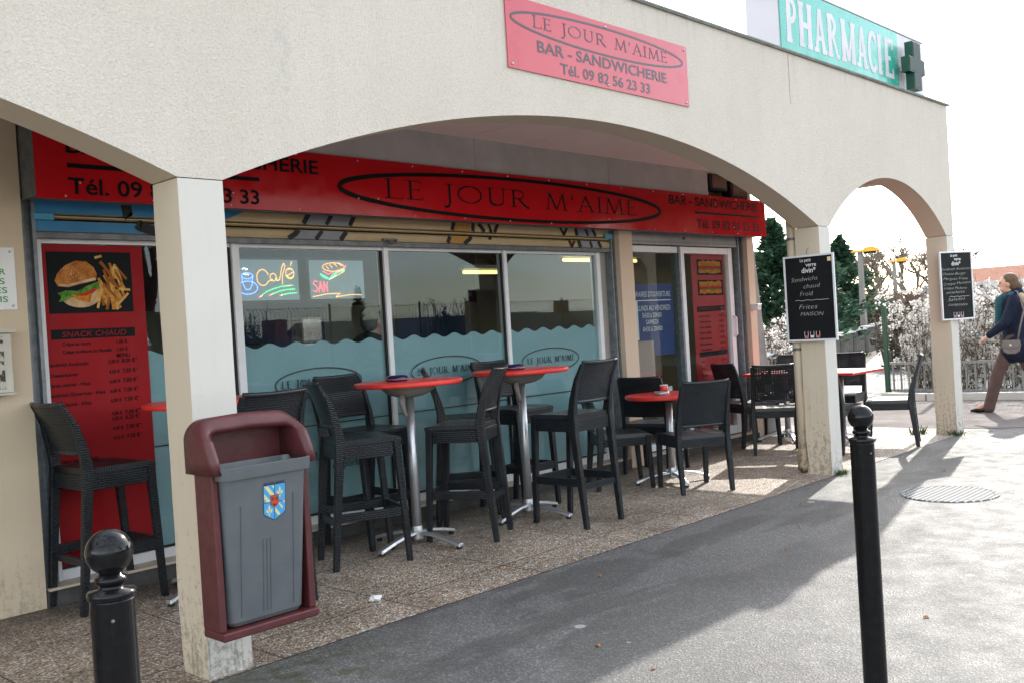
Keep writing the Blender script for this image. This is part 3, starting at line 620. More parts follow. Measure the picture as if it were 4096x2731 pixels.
def pharmacy():
    t = thing('pharmacy_sign', 'green box sign reading PHARMACIE with a dark cross at its white end', 'sign', (9.0,3.92,3.345))
    inv = Matrix.Translation((-9.0,-3.92,-3.345))
    def B(mb, name, mt, par=None, **k):
        o = mb.build(name, mt, par or t, **k); o.data.transform(inv); return o
    b = MB(); b.box((7.47,3.866,3.36), (10.58,4.16,4.06)); b.box((7.46,3.858,4.061), (10.59,4.17,4.078)); B(b, 'box', PHW, bevel=.004)
    b = MB(); b.box((7.49,3.858,3.375), (9.905,3.8655,4.05)); B(b, 'face', PHG)
    l = MB(); fr = FY(3.8578); Z0, CH = 3.575, .385; k_ = [0]
    def S(pts, w, x0, x1): l.stroke(fr, [(x0+px*(x1-x0), Z0+py*CH) for px, py in pts], w)
    wv, wh = .074, .034
    def stem(x, a, b, top=True, bot=True):
        l.stroke(fr, [(x,Z0),(x,Z0+CH)], wv)
        if top: l.stroke(fr, [(x-.05,Z0+CH-.02),(x+.05,Z0+CH-.02)], .04)
        if bot: l.stroke(fr, [(x-.05,Z0+.02),(x+.05,Z0+.02)], .04)
    def arcS(cx, cz, rx, rz, a0, a1, w): l.stroke(fr, arc(cx, cz, rx, rz, a0, a1, 14), w)
    stem(7.635,0,0); arcS(7.66, Z0+CH*.72, .085, CH*.235, 88, -88, .052)
    stem(7.855,0,0); stem(8.005,0,0); l.stroke(fr, [(7.855,Z0+CH*.5),(8.005,Z0+CH*.5)], .05)
    def A(x0, x1):
        c = (x0+x1)/2; l.stroke(fr, [(x0+.05,Z0),(c-.005,Z0+CH)], .045); l.stroke(fr, [(c+.005,Z0+CH),(x1-.055,Z0)], .062); l.stroke(fr, [(c-.05,Z0+CH*.33),(c+.06,Z0+CH*.33)], .04)
        for x in (x0+.045, x1-.05): l.stroke(fr, [(x-.048,Z0+.02),(x+.048,Z0+.02)], .04)
    A(8.075, 8.325); stem(8.39,0,0); arcS(8.41, Z0+CH*.74, .085, CH*.22, 88, -88, .052); l.stroke(fr, [(8.45,Z0+CH*.5),(8.50,Z0+CH*.25),(8.525,Z0+.02),(8.575,Z0+.02)], .05)
    stem(8.665,0,0); stem(8.865,0,0); l.stroke(fr, [(8.66,Z0+CH),(8.765,Z0+.02)], .055); l.stroke(fr, [(8.765,Z0+.02),(8.87,Z0+CH)], .045)
    A(8.935, 9.18); arcS(9.30, Z0+CH*.5, .085, CH*.46, 45, 315, .058); l.stroke(fr, [(9.365,Z0+CH*.72),(9.37,Z0+CH*.95)], .035)
    stem(9.455,0,0); stem(9.62,0,0); l.stroke(fr, [(9.6,Z0+.022),(9.78,Z0+.022)], .044); l.stroke(fr, [(9.6,Z0+CH-.022),(9.77,Z0+CH-.022)], .044); l.stroke(fr, [(9.62,Z0+CH*.5),(9.72,Z0+CH*.5)], .04)
    for a, b in ((.0,.26), (.74,1.0)): l.stroke(fr, [(9.765,Z0+CH*a),(9.765,Z0+CH*b)], .036)
    B(l, 'lettering', PHW)
    c = MB(); cx, cz, w, a = 10.03, 3.715, .10, .235; y0, y1 = 3.72, 3.80
    def cross(mb, y0, y1, w, a):
        h = a*.86; pts = [(cx-w,cz-a),(cx+w,cz-a),(cx+w,cz-w*.75),(cx+h,cz-w*.75),(cx+h,cz+w*.75),(cx+w,cz+w*.75),(cx+w,cz+a),(cx-w,cz+a),(cx-w,cz+w*.75),(cx-h,cz+w*.75),(cx-h,cz-w*.75),(cx-w,cz-w*.75)]
        n = 12; mb.add([(x,y0,z) for x, z in pts]+[(x,y1,z) for x, z in pts], [tuple(range(12)), tuple(range(12,24))[::-1]]+[(i, n+i, n+(i+1)%n, (i+1)%n) for i in range(n)])
    cross(c, y0, y1, w, a); co = B(c, 'cross', DGREEN)
    c = MB(); cross(c, y0-.004, y0-.001, w-.012, a-.012); B(c, 'led_face', PHGREY, co)
    c = MB(); c.box((9.96,3.801,3.68), (10.02,3.8645,3.73)); B(c, 'bracket', WHITEPL, co)
    c = MB(); c.box((8.65,4.0,4.079), (8.70,4.05,4.13)); B(c, 'bracket', GLIDE)
pharmacy()
# blackboards
def board(loc, rz, label, lines, logo_w):
    t = thing('blackboard', label, 'blackboard', loc, rz, 'blackboards hung on the pillars')
    w, h = .215, .345
    b = MB(); b.box((-w,-.018,-h), (w,-.006,h)); b.build('board', CHALKB, t)
    f = MB()
    for a, c in (((-w-.004,-.024,-h-.004), (-w+.012,-.004,h+.004)), ((w-.012,-.024,-h-.004), (w+.004,-.004,h+.004)), ((-w+.0125,-.024,-h-.004), (w-.0125,-.004,-h+.012)), ((-w+.0125,-.024,h-.012), (w-.0125,-.004,h+.004))): f.box(a, c)
    f.build('frame', ALUW, t, bevel=.002)
    fr = Fr((0,-.0183,0), (1,0,0)); l = MB()
    text(l, fr, 'Le petit', -.07, .025, .295, .026, .01); text(l, fr, 'verre', -.022, .068, .255, .030, .012); text(l, fr, 'divin*', -.06, .062, .205, .040, .012)
    l.build('lettering', WHITEPL, t)
    l = MB(); rn = random.Random(len(lines))
    for body, x0, x1, z, cap in lines:
        if body == '~': l.stroke(fr, [(x0+(x1-x0)*i/24, z+.004*math.sin(i*.9)*(1-i/26)) for i in range(25)], .004)
        else: text(l, fr, body, x0, x1, z, cap, -.016, .25, rot=R(rn.uniform(-1, 3)))
    l.build('chalk_writing', CHALK, t)
    g = MB()
    for i in range(3):
        x = -.048+i*.05; g.m = 0; g.stroke(fr, [(x-.014,-.27),(x-.016,-.30),(x-.012,-.322),(x+.012,-.322),(x+.016,-.30),(x+.014,-.27)], .003); g.m = 1 if i != 1 else 0; g.poly(fr, [(x-.0125,-.303),(x+.0125,-.303),(x+.010,-.319),(x-.010,-.319)], 0, .0008)
    g.build('glass_emblem', [WHITEPL, REDT], t)
    if logo_w:
        g = MB(); g.poly(fr, [(.165,.285),(.195,.285),(.195,.318),(.165,.318)], 0, .001); g.build('sticker', mat('cream_sticker', (.75,.6,.35), .6), t)
    k = MB(); k.tube([(-.01,-.012,.35),(-.012,-.012,.385),(-.004,-.006,.40),(.004,.0,.405)], .003, 6); k.build('hook', STEELD, t)
board((7.485,3.725,1.445), -math.pi/2, 'blackboard headed Sandwichs chaud froid hung on the side of the pillar beside the door', [('Sandwichs',-.155,.075,.135,.034), ('chaud',-.05,.095,.078,.034), ('Froid',-.085,.03,.018,.036), ('~',-.13,.16,-.018,0), ('Frites',-.10,.06,-.088,.036), ('MAISON',-.09,.11,-.142,.030)], True)
board((10.44,3.612,1.51), R(-24), 'narrow looking blackboard listing hot dishes on the front of the end pillar', [('Sandwich Américain',-.20,.20,.155,.026), ('Cheese-Burger',-.19,.13,.108,.026), ('Merguez Frites',-.18,.15,.06,.026), ('Croque Monsieur',-.18,.20,.003,.026), ('croque Madame',-.18,.13,-.035,.026), ('omelette',-.15,.10,-.082,.028), ('~',-.11,.16,-.112,0), ('Salades',-.13,.10,-.158,.03), ('composées',-.13,.13,-.205,.03)], False)
# downpipe
t = thing('downpipe', 'beige painted downpipe clipped to the back of the pillar beside the door', 'pipe', (7.555,3.905,0))
m = MB(); m.tube([(0,0,.20),(0,0,2.10)], .040, 16); m.build('pipe', BEIGE, t, smooth=True)
m = MB(); m.tube([(0,0,.21),(0,0,.13),(-.01,-.005,.09),(-.03,-.01,.06),(-.05,-.015,.05)], [.048,.050,.048,.046,.046], 14); m.build('elbow', m_paint('stained_beige_paint', (.40,.30,.20), (.05,.04,.03), 1.2, 1.0), t, smooth=True)
for z in (1.02, 1.93):
    m = MB(); m.lathe((0,0,z), [(.0405,0),(.044,.004),(.044,.018),(.0405,.022)], 16); m.box((-.075,-.01,z+.004), (-.038,.01,z+.02)); m.build('clip', STEELD, t)
# floodlights above the sign
def flood(x, z, lab):
    t = thing('floodlight', lab, 'floodlight', (x,5.47,z), 0, 'floodlights above the sign')
    m = MB(); m.box((-.17,-.10,-.09), (.17,.02,.09)); m.build('housing', GLIDE, t, bevel=.012)
    m = MB(); m.box((-.135,-.106,-.065), (.135,-.1005,.065)); m.build('front_glass', m_noise('brown_glass', (.10,.055,.035), (.14,.08,.05), 5, .15), t)
    m = MB(); m.bar((-.03,.02,0), (-.03,.14,.02), .05, .03); m.build('bracket', STEELD, t)
flood(8.90, 2.725, 'left of two black floodlights with brown glass above the right end of the red sign')
flood(9.30, 2.665, 'right of two black floodlights with brown glass, slightly lower above the red sign')
# left wall: enamel plate and letterbox, lock box by the door
t = thing('wall_plate', 'white enamel plate with green capitals screwed to the left wall', 'sign', (1.635,5.46,1.76))
m = MB(); m.box((-.36,-.008,-.163), (.349,-.001,.165)); m.build('plate', WHITEPL, t, bevel=.003)
m = MB(); fr = Fr((0,-.0083,0), (1,0,0))
for body, x1, z in (('R',.298,.022), ('S',.292,-.028), ('ES',.302,-.075), ('AIS',.302,-.122)):
    n = len(body); text(m, fr, body, x1-.030*n+(.006 if body == 'AIS' else 0), x1, z, .030, .01)
m.build('lettering', mat('green_ink', (.03,.28,.06), .5), t)
m = MB()
for x, z in ((.326,.142), (.326,-.142)): m.ball((x,-.009,z), .007, 8, 6)
m.build('screws', ALU, t)
FLAKE = m_noise('flaking_white_paint', (.50,.47,.40), (.60,.57,.50), 9, .7, 0, .4)
t = thing('letterbox', 'old cream wooden letterbox with flaking paint on the left wall', 'letterbox', (1.745,5.46,1.17))
m = MB(); m.box((-.24,-.09,.0), (.165,0,.305)); m.build('box', FLAKE, t, bevel=.004)
m = MB(); m.box((-.26,-.115,.306), (.185,0,.325)); m.box((-.25,-.105,-.012), (.172,0,-.001)); m.build('lid', FLAKE, t, bevel=.003)
mm = mat('bare_flaked_wood', (.5,.47,.4), .8); q = NT(mm); q.col(q.ramp(q.noise(q.coord('Object'), 28, 5, .7), [(.47, (.52,.49,.43)), (.53, (.06,.05,.04))]))
m = MB(); m.box((-.20,-.093,.02), (.125,-.0905,.215)); m.box((-.20,-.093,.235), (.125,-.0905,.29)); m.build('door', mm, t)
t = thing('key_switch', 'small white key switch box beside the entrance door', 'switch', (9.30,5.50,1.37))
m = MB(); m.box((9.26-9.30,-.09,-.03), (.035,-.001,.035)); m.build('box', WHITEPL, t, bevel=.004)
m = MB(); m.box((.0,-.0925,-.012), (.008,-.0905,.012)); m.build('keyhole', BLACKL, t)
t.location = (9.585,5.459,1.42)

# menu posters behind the glass (printed sheets)
def poly_sheet(name, label, x0, x1, z0, z1, Y, mt):
    t = thing(name, label, 'poster', ((x0+x1)/2, Y, z0)); inv = Matrix.Translation((-(x0+x1)/2, -Y, -z0))
    m = MB(); m.box((x0,Y,z0), (x1,Y+.002,z1)); o = m.build('sheet', mt, t); o.data.transform(inv)
    def B(mb, n, mts):
        o = mb.build(n, mts, t); o.data.transform(inv); return o
    return t, B
def fries_mats():
    return [mat('printed_black', (.006,.008,.010), .6, 0, .12), mat('printed_bun', (.42,.16,.035), .6, 0, .12), mat('printed_bun_pale', (.60,.40,.24), .6, 0, .12), mat('printed_lettuce', (.06,.20,.02), .6, 0, .12), mat('printed_tomato', (.45,.03,.02), .6, 0, .12), mat('printed_cheese', (.60,.20,.01), .6, 0, .12), mat('printed_fries', (.50,.22,.04), .6, 0, .12), mat('printed_fries_light', (.62,.36,.09), .6, 0, .12), mat('printed_seed', (.7,.55,.3), .6, 0, .12), mat('printed_fries_dark', (.28,.09,.015), .6, 0, .12)]
PM = fries_mats()
for i_, a_, b_, sc_ in ((1, (.30,.085,.015), (.50,.20,.05), 16), (2, (.42,.25,.13), (.66,.46,.28), 14), (3, (.02,.09,.01), (.14,.32,.05), 30), (6, (.34,.12,.02), (.60,.30,.07), 40), (7, (.50,.24,.05), (.68,.42,.13), 40), (5, (.45,.12,.01), (.68,.28,.03), 22)):
    q_ = NT(PM[i_]); q_.col(q_.ramp(q_.noise(q_.coord('Object'), sc_, 3, .6), [(.35, a_), (.65, b_)]))
t, B = poly_sheet('menu_poster', 'tall red snack menu poster with a burger and chips picture in the left window', 2.175, 2.755, .17, 1.96, 5.594, REDM)
t['category'] = 'poster'
m = MB(); fr = FY(5.5938); m.m = 0; m.poly(fr, [(2.199,1.576),(2.681,1.576),(2.682,1.922),(2.199,1.922)])
def shape(mi, pts, z): m.m = mi; m.poly(fr, pts, .0015, .0015+z*.00016)
shape(2, [(2.277,1.655)]+arc(2.378,1.665,.105,.058,190,350,12)+[(2.484,1.715),(2.40,1.70)], 1)
shape(3, [(2.252,1.640),(2.27,1.665),(2.249,1.69),(2.30,1.705),(2.36,1.70),(2.42,1.73),(2.485,1.755),(2.488,1.715),(2.44,1.69),(2.38,1.67),(2.33,1.665),(2.29,1.645)], 2)
shape(4, [(2.345,1.683),(2.39,1.668),(2.44,1.68),(2.478,1.715),(2.45,1.712),(2.40,1.69)], 3)
shape(5, [(2.322,1.685),(2.36,1.672),(2.41,1.673),(2.443,1.690),(2.428,1.636),(2.36,1.648)], 4)
shape(1, [(2.254,1.728),(2.238,1.76),(2.255,1.80),(2.30,1.845),(2.36,1.872),(2.42,1.868),(2.46,1.835),(2.477,1.795),(2.470,1.760),(2.38,1.74),(2.31,1.722)], 5)
shape(2, [(2.256,1.731),(2.31,1.724),(2.38,1.742),(2.470,1.762),(2.465,1.778),(2.38,1.756),(2.31,1.738),(2.262,1.742)], 6)
rn = random.Random(3)
for i in range(40):
    a = rn.uniform(0, 6.28); r_ = rn.uniform(.1, 1); x = 2.335+.07*r_*math.cos(a); z = 1.805+.045*r_*math.sin(a); shape(8, [(x,z),(x+.004,z+.001),(x+.0035,z+.0035),(x,z+.003)], 7)
for i in range(44):
    u = rn.random(); x = 2.478+.13*u; z = 1.88-.03*u-rn.uniform(0, .23)*(1-.2*u); L_ = rn.uniform(.06, .11); a = R(rn.uniform(-80, -48)) if rn.random() < .7 else R(rn.uniform(-110, -80))
    x1, z1 = x+L_*math.cos(a), max(1.592, z+L_*math.sin(a)); dx, dz = -(z1-z), (x1-x); q = math.hypot(dx, dz)+1e-6; dx *= .0075/q; dz *= .0075/q
    shape(rn.choice((6, 6, 7, 9)), [(x+dx,z+dz),(x-dx,z-dz),(x1-dx,z1-dz),(x1+dx,z1+dz)], 1.2+i*.12)
for (xa, za, xb, zb) in ((2.60,1.71,2.668,1.704), (2.585,1.615,2.655,1.685), (2.47,1.60,2.50,1.72), (2.47,1.89,2.51,1.90)):
    dx, dz = -(zb-za), xb-xa; q = math.hypot(dx, dz); dx *= .007/q; dz *= .007/q; shape(7, [(xa+dx,za+dz),(xa-dx,za-dz),(xb-dx,zb-dz),(xb+dx,zb+dz)], 7)
m.m = 0; m.poly(fr, [(2.2,1.433),(2.68,1.433),(2.682,1.485),(2.2,1.488)])
B(m, 'picture', PM)
l = MB(); text(l, FY(5.5922), 'SNACK CHAUD', 2.258, 2.628, 1.444, .030, .0, .2); B(l, 'heading', REDM)
l = MB(); MENU = [('Crêpe au sucre',2.256,2.417,1.396,'1,00 €',2.566,2.632,None), ('Crêpe confiture ou Nutella',2.256,2.535,1.352,'1,50 €',2.566,2.632,None), (None,0,0,1.316,None,0,0,'MENU'), ('Sandwich Américain',2.175,2.395,1.284,'5,00 €',2.512,2.575,'8,00 €*'), ('Cheese-burger',2.175,2.335,1.226,'4,50 €',2.512,2.575,'7,50 €*'), ('Panini mariné - frites',2.175,2.40,1.170,'6,00 €',2.512,2.575,'7,00 €*'), ('Sandwich (2)merguez - frites',2.173,2.482,1.115,'6,00 €',2.512,2.575,'7,00 €*'), ('Steack haché - frites',2.173,2.40,1.060,'6,00 €',2.512,2.575,'7,00 €*'), (None,0,0,.985,'4,80 €',2.512,2.575,'7,00 €*'), (None,0,0,.955,'3,50 €',2.512,2.575,'6,50 €*'), (None,0,0,.90,'4,00 €',2.512,2.575,'7,00 €*'), (None,0,0,.845,'4,50 €',2.512,2.575,'7,50 €*'), ('+ frites ou crudités',2.173,2.42,.745,None,0,0,None), ('+ une boisson',2.173,2.37,.70,None,0,0,None)]
fr2 = FY(5.5938)
for a, x0, x1, z, b, p0, p1, c in MENU:
    if a: text(l, fr2, a, x0, x1, z, .019, .02)
    if b: text(l, fr2, b, p0, p1, z, .019, .02)
    if c: text(l, fr2, c, 2.592 if c != 'MENU' else 2.562, 2.685 if c != 'MENU' else 2.642, z, .022, .025)
B(l, 'lettering', BLACKL)
t, B = poly_sheet('menu_poster', 'red cold sandwich menu poster with two sandwich pictures inside the sliding door', 8.665, 9.305, .19, 2.0, 5.6145, m_noise('bright_red_print', (.42,.012,.014), (.46,.016,.018), 3, .5))
m = MB(); fr = FY(5.6143)
for zc in (1.866, 1.652):
    m.m = 0; m.poly(fr, [(8.775,zc-.08),(9.262,zc-.08),(9.262,zc+.08),(8.775,zc+.08)])
    rn = random.Random(int(zc*100))
    for k, (mi, z0, h) in enumerate(((5,-.055,.045), (3,-.018,.018), (4,-.008,.032), (5,.02,.045))):
        top = [(8.80+.43*i/12, zc+z0+h+rn.uniform(-.008,.012)) for i in range(13)]; bot = [(8.80+.43*i/12, zc+z0-rn.uniform(0,.012)) for i in range(13)]
        m.m = mi; m.poly(fr, bot+top[::-1], .0015, .0017+k*.0002)
m.m = 0; m.poly(fr, [(8.735,1.40),(9.277,1.405),(9.277,1.462),(8.735,1.457)]); m.poly(fr, [(8.735,.935),(9.277,.94),(9.277,.99),(8.735,.985)])
B(m, 'picture', PM)
l = MB(); text(l, FY(5.6126), 'SANDWICHS FROIDS', 8.76, 9.26, 1.418, .03); B(l, 'heading', REDM)
l = MB(); rn = random.Random(9)
for i, (a, b) in enumerate((('Jambon beurre','3,00 €'), ('Jambon fromage','3,50 €'), ('Thon crudités','4,00 €'), ('Poulet crudités','4,00 €'), ('Rosette beurre','3,00 €'), ('Pâté cornichons','3,00 €'), ('Camembert','3,00 €'))):
    z = 1.345-i*.058; text(l, fr, a, 8.76, 8.98, z, .022, .02); text(l, fr, b, 9.14, 9.25, z, .022, .02)
for i in range(9):
    z = .875-i*.07; text(l, fr, ('Café','Thé','Chocolat','Soda','Eau minérale','Jus de fruits','Bière','Sirop','Limonade')[i], 8.76, None, z, .022, .02); text(l, fr, ('1,20 €','2,00 €','2,20 €','2,50 €','1,50 €','2,50 €','2,50 €','1,50 €','2,00 €')[i], 9.14, 9.25, z, .022, .02)
B(l, 'lettering', BLACKL)
t, B = poly_sheet('opening_hours_poster', 'blue opening hours panel with white lettering behind the left door pane', 7.50, 8.30, 1.0, 1.70, 5.6155, BLUEPAN)
l = MB(); fr = FY(5.6153); text(l, fr, "HORAIRES D'OUVERTURE", 7.60, 8.26, 1.575, .050); l.stroke(fr, [(7.60,1.539),(8.262,1.539)], .009)
text(l, fr, 'LUNDI AU VENDREDI', 7.70, 8.245, 1.44, .050); text(l, fr, '5H30 à 20H00', 7.766, 8.09, 1.372, .046); text(l, fr, 'SAMEDI', 7.823, 8.022, 1.308, .044); text(l, fr, '6H30 à 20H00', 7.766, 8.09, 1.24, .046); B(l, 'lettering', WHITEPL)
m = MB(); m.box((7.52,5.606,.70), (7.93,5.6145,1.15)); o = m.build('parcel_card', m_noise('brown_card', (.34,.25,.22), (.4,.3,.26), 3, .8)); o.data.transform(Matrix.Translation((-7.72,-5.61,-.7))); o.location = (7.72,5.612,.70); tag(o, 'mauve card sheet taped under the opening hours panel', 'card'); o.location = (7.72,5.6085+.0085,.70)
for nm, lab, x0, x1, z0, z1, mt in (('paper_notice', 'white paper notice standing on the inner ledge behind the door', 7.78, 7.90, .62, .80, WHITEPL), ('paper_notice', 'wide white paper notice low behind the door glass', 7.93, 8.20, .60, .685, WHITEPL), ('paper_notice', 'white strip of paper taped along the left side of the opening hours', 7.655, 7.70, 1.16, 1.54, WHITEPL)):
    m = MB(); m.box((0,0,0), (x1-x0,.001,z1-z0)); o = m.build(nm, mt); o.location = (x0,5.6135,z0); tag(o, lab, 'notice', 'paper notices on the door')
# light-dot signs
def led_sign(label, x0, x1, z0, z1, sets):
    t = thing('led_sign', label, 'sign', ((x0+x1)/2, 5.66, z0), 0, 'light dot signs in the window'); inv = Matrix.Translation((-(x0+x1)/2,-5.66,-z0))
    m = MB(); m.box((x0,5.662,z0), (x1,5.675,z1)); o = m.build('board', m_noise('pale_acrylic', (.30,.42,.48), (.34,.46,.52), 2, .3), t); o.data.transform(inv)
    m = MB(); m.box((x0-.02,5.676,z0-.02), (x1+.02,5.69,z1+.02)); o = m.build('frame', GLIDE, t); o.data.transform(inv)
    m = MB(); m.tube([(x0+.05,5.68,z1+.02),(x0+.05,5.68,2.59)], .002, 5); m.tube([(x1-.05,5.68,z1+.02),(x1-.05,5.68,2.59)], .002, 5); o = m.build('chain', GLIDE, t); o.data.transform(inv)
    for name, c, st, lines, pitch in sets:
        m = MB()
        for pts in lines:
            acc = 0
            for (a, b), (c2, d2) in zip(pts[:-1], pts[1:]):
                L_ = math.hypot(c2-a, d2-b); s = acc
                while s < L_: x = a+(c2-a)*s/L_; z = b+(d2-b)*s/L_; m.ball((x,5.660,z), .0027, 6, 4); s += pitch
                acc = s-L_
        o = m.build('light_dots', mat(name, c, .4, emit=c, es=st), t); o.data.transform(inv)
BL, RD, GN, OR, WT = (.12,.25,1), (1,.06,.08), (.05,1,.25), (1,.42,.08), (.9,.95,1)
E_ = 1.1
led_sign('pale sign of coloured light dots spelling Café beside a blue cup', 3.428, 3.892, 1.627, 1.897, [
 ('led_blue', BL, E_*1.6, [arc(3.495,1.712,.073,.043,0,360,24), arc(3.495,1.79,.042,.02,0,360,14), [(3.455,1.785),(3.463,1.735),(3.48,1.70),(3.51,1.70),(3.53,1.735),(3.537,1.785)], arc(3.445,1.775,.02,.016,90,270,8)], .0105),
 ('led_white', WT, E_*1.6, [[(3.465,1.835),(3.48,1.84),(3.49,1.83),(3.505,1.835)], [(3.475,1.80),(3.51,1.797)]], .010),
 ('led_orange', OR, E_, [arc(3.612,1.778,.045,.053,25,330,20)+[(3.69,1.765)], arc(3.692,1.78,.024,.026,0,360,14)+[(3.722,1.755),(3.742,1.765)], [(3.742,1.765),(3.765,1.85),(3.782,1.875),(3.79,1.855),(3.765,1.79),(3.762,1.73)], arc(3.828,1.805,.03,.03,-150,120,10), [(3.80,1.79),(3.855,1.815)], arc(3.826,1.805,.034,.036,60,330,14), [(3.835,1.862),(3.845,1.885)]], .0105),
 ('led_mixed', GN, E_*1.2, [[(3.59,1.655),(3.63,1.682),(3.68,1.70),(3.75,1.718),(3.85,1.726)], [(3.67,1.665),(3.74,1.688),(3.80,1.697),(3.865,1.70)], [(3.75,1.66),(3.81,1.671),(3.878,1.674)]], .0145),
 ('led_red', RD, E_*1.2, [[(3.575,1.648),(3.60,1.660)], [(3.655,1.658),(3.68,1.67)], [(3.737,1.657),(3.76,1.662)], [(3.80,1.722),(3.82,1.724)]], .009)])
led_sign('pale sign of coloured light dots showing a filled roll over half lit lettering', 3.985, 4.452, 1.627, 1.897, [
 ('led_orange', OR, E_, [arc(4.19,1.85,.093,.03,0,360,26), [(4.13,1.855),(4.15,1.835)], [(4.16,1.865),(4.185,1.842)], [(4.20,1.872),(4.225,1.85)], [(4.24,1.878),(4.26,1.858)], [(4.151,1.764),(4.284,1.821)], [(4.005,1.645),(4.12,1.662),(4.242,1.665)], [(4.22,1.655),(4.195,1.639),(4.33,1.655),(4.42,1.652)]], .0115),
 ('led_red', RD, E_*1.3, [[(4.10,1.82),(4.14,1.80),(4.19,1.815),(4.23,1.832),(4.29,1.845),(4.30,1.868)], [(4.045,1.75),(4.02,1.755),(4.01,1.735),(4.04,1.712),(4.045,1.69),(4.025,1.678),(4.008,1.685)], [(4.055,1.678),(4.07,1.752),(4.085,1.678)], [(4.062,1.705),(4.08,1.705)], [(4.098,1.678),(4.098,1.752),(4.128,1.678),(4.128,1.752)]], .0115),
 ('led_green', GN, E_*1.2, [[(4.077,1.801),(4.11,1.785),(4.15,1.765),(4.19,1.80),(4.24,1.82),(4.285,1.83)], [(4.085,1.79),(4.13,1.768)], [(4.17,1.775),(4.21,1.795)]], .009)])
l = MB(); fr = FY(5.6597)

# ------------------------------------------------------------------ bar stools, chairs, tables
def post_curve(feet, mid, top, tz, n=10):
    return None
def make_seat_furniture(kind, label, cat, group):
    stool = kind == 'stool'
    sz = .75 if stool else .445; tz = 1.085 if stool else .845; hw = .185 if stool else .20; hd = .18 if stool else .20; footd = .225; fw_ = .185 if stool else .205
    t = thing('bar_stool' if stool else 'cafe_chair', label, cat, group=group)
    ap = .085 if stool else .065; th = .042
    def post(sx):
        m = MB()
        pts = [Vector((sx*fw_, -footd, 0)), Vector((sx*(hw+.006), -hd+.02-.01, sz-.12)), Vector((sx*(hw+.002), -hd+.02, sz)), Vector((sx*(hw+.002), -hd+.005, sz+.10)), Vector((sx*(hw-.0), -hd-.03, sz+.23)), Vector((sx*(hw-.004), -hd-.085, tz))]
        ws = [(.032,.036), (.040,.052), (.040,.060), (.036,.050), (.030,.034), (.026,.022)]
        vs = []
        for p, (w, d) in zip(pts, ws): vs += [p+Vector((a*w/2, b*d/2, 0)) for a, b in ((-1,-1),(1,-1),(1,1),(-1,1))]
        fs = [(0,3,2,1), tuple(range(len(vs)-4, len(vs)))]
        for i in range(len(pts)-1):
            for k in range(4): fs.append((i*4+k, i*4+(k+1)%4, i*4+4+(k+1)%4, i*4+4+k))
        m.add(vs, fs); m.build('leg', WEAVE, t, bevel=.006)
    def fleg(sx):
        m = MB(); p = Vector((sx*(fw_-.005), footd, 0)); q = Vector((sx*(hw-.0), hd, sz-.012))
        vs = []
        for P, w in ((p,.034), (q,.044)): vs += [P+Vector((a*w/2, b*w/2, 0)) for a, b in ((-1,-1),(1,-1),(1,1),(-1,1))]
        m.add(vs, [(0,3,2,1), (4,5,6,7)]+[(k, (k+1)%4, 4+(k+1)%4, 4+k) for k in range(4)]); m.build('leg', WEAVE, t, bevel=.006)
    for sx in (-1, 1): post(sx); fleg(sx)
    # seat: dished top with a deep apron
    m = MB(); nx, ny = 12, 10; x0, x1, y0, y1 = -hw-.018, hw+.018, -hd+.005, hd+.028; vs = []
    for j in range(ny+1):
        for i in range(nx+1):
            u = i/nx*2-1; v = j/ny; x = x0+(x1-x0)*i/nx; y = y0+(y1-y0)*v
            z = sz - .012*(1-u*u)*(1-abs(2*v-1)**2) - (.010*max(0, (v-.8)/.2)**2)
            if not stool: z += .003*math.cos(u*26)*(1 if .08 < v < .92 else 0)
            vs.append((x, y, z))
    W_ = nx+1; n0 = len(vs); vs += [(x, y, sz-.03) for (x, y, z) in vs]
    fs = [(j*W_+i, j*W_+i+1, (j+1)*W_+i+1, (j+1)*W_+i) for j in range(ny) for i in range(nx)]
    fs += [(n0+(j+1)*W_+i, n0+(j+1)*W_+i+1, n0+j*W_+i+1, n0+j*W_+i) for j in range(ny) for i in range(nx)]
    rim = [i for i in range(W_)]+[j*W_+nx for j in range(1, ny+1)]+[ny*W_+i for i in range(nx-1, -1, -1)]+[j*W_ for j in range(ny-1, 0, -1)]
    for a, b in zip(rim, rim[1:]+rim[:1]): fs.append((a, n0+a, n0+b, b))
    m.add(vs, fs); m.build('seat', WEAVES if stool else m_seatslat, t, smooth=False)
    m = MB(); d = .026
    m.box((-hw+.02,hd-.0,sz-ap-.03), (hw-.02,hd+.024,sz-.0315)); m.box((-hw+.02,-hd+.0,sz-ap-.03), (hw-.02,-hd+.03,sz-.0315))
    for s in (-1, 1): a, b = sorted((s*(hw-.008), s*(hw+.016))); m.box((a,-hd+.04,sz-ap-.03), (b,hd-.02,sz-.0315))
    # gentle arch to the underside of the aprons
    m.build('apron', WEAVE, t, bevel=.005)
    # backrest panel, slightly hollow
    m = MB(); nx, nz = 10, 8; vs = []; zb = sz+(.085 if stool else .075); back = []
    def sy(z):
        f = (z-sz)
        P = [(0,-hd+.02), (.10,-hd+.005), (.23,-hd-.03), (tz-sz,-hd-.085)]
        for (a, ya), (b, yb) in zip(P[:-1], P[1:]):
            if f <= b: return ya+(yb-ya)*(f-a)/(b-a)
        return P[-1][1]
    for k in (0, 1):
        for j in range(nz+1):
            for i in range(nx+1):
                u = i/nx*2-1; f = j/nz; z = zb+(tz-zb)*f - (.012*(1-u*u) if j == 0 else 0)*0 + (.006*(u*u) if j == nz else 0)
                vs.append((u*(hw-.012), sy(z)-.022*(1-u*u)+(.008 if k == 0 else -.008), z))
    n0 = (nx+1)*(nz+1); W_ = nx+1
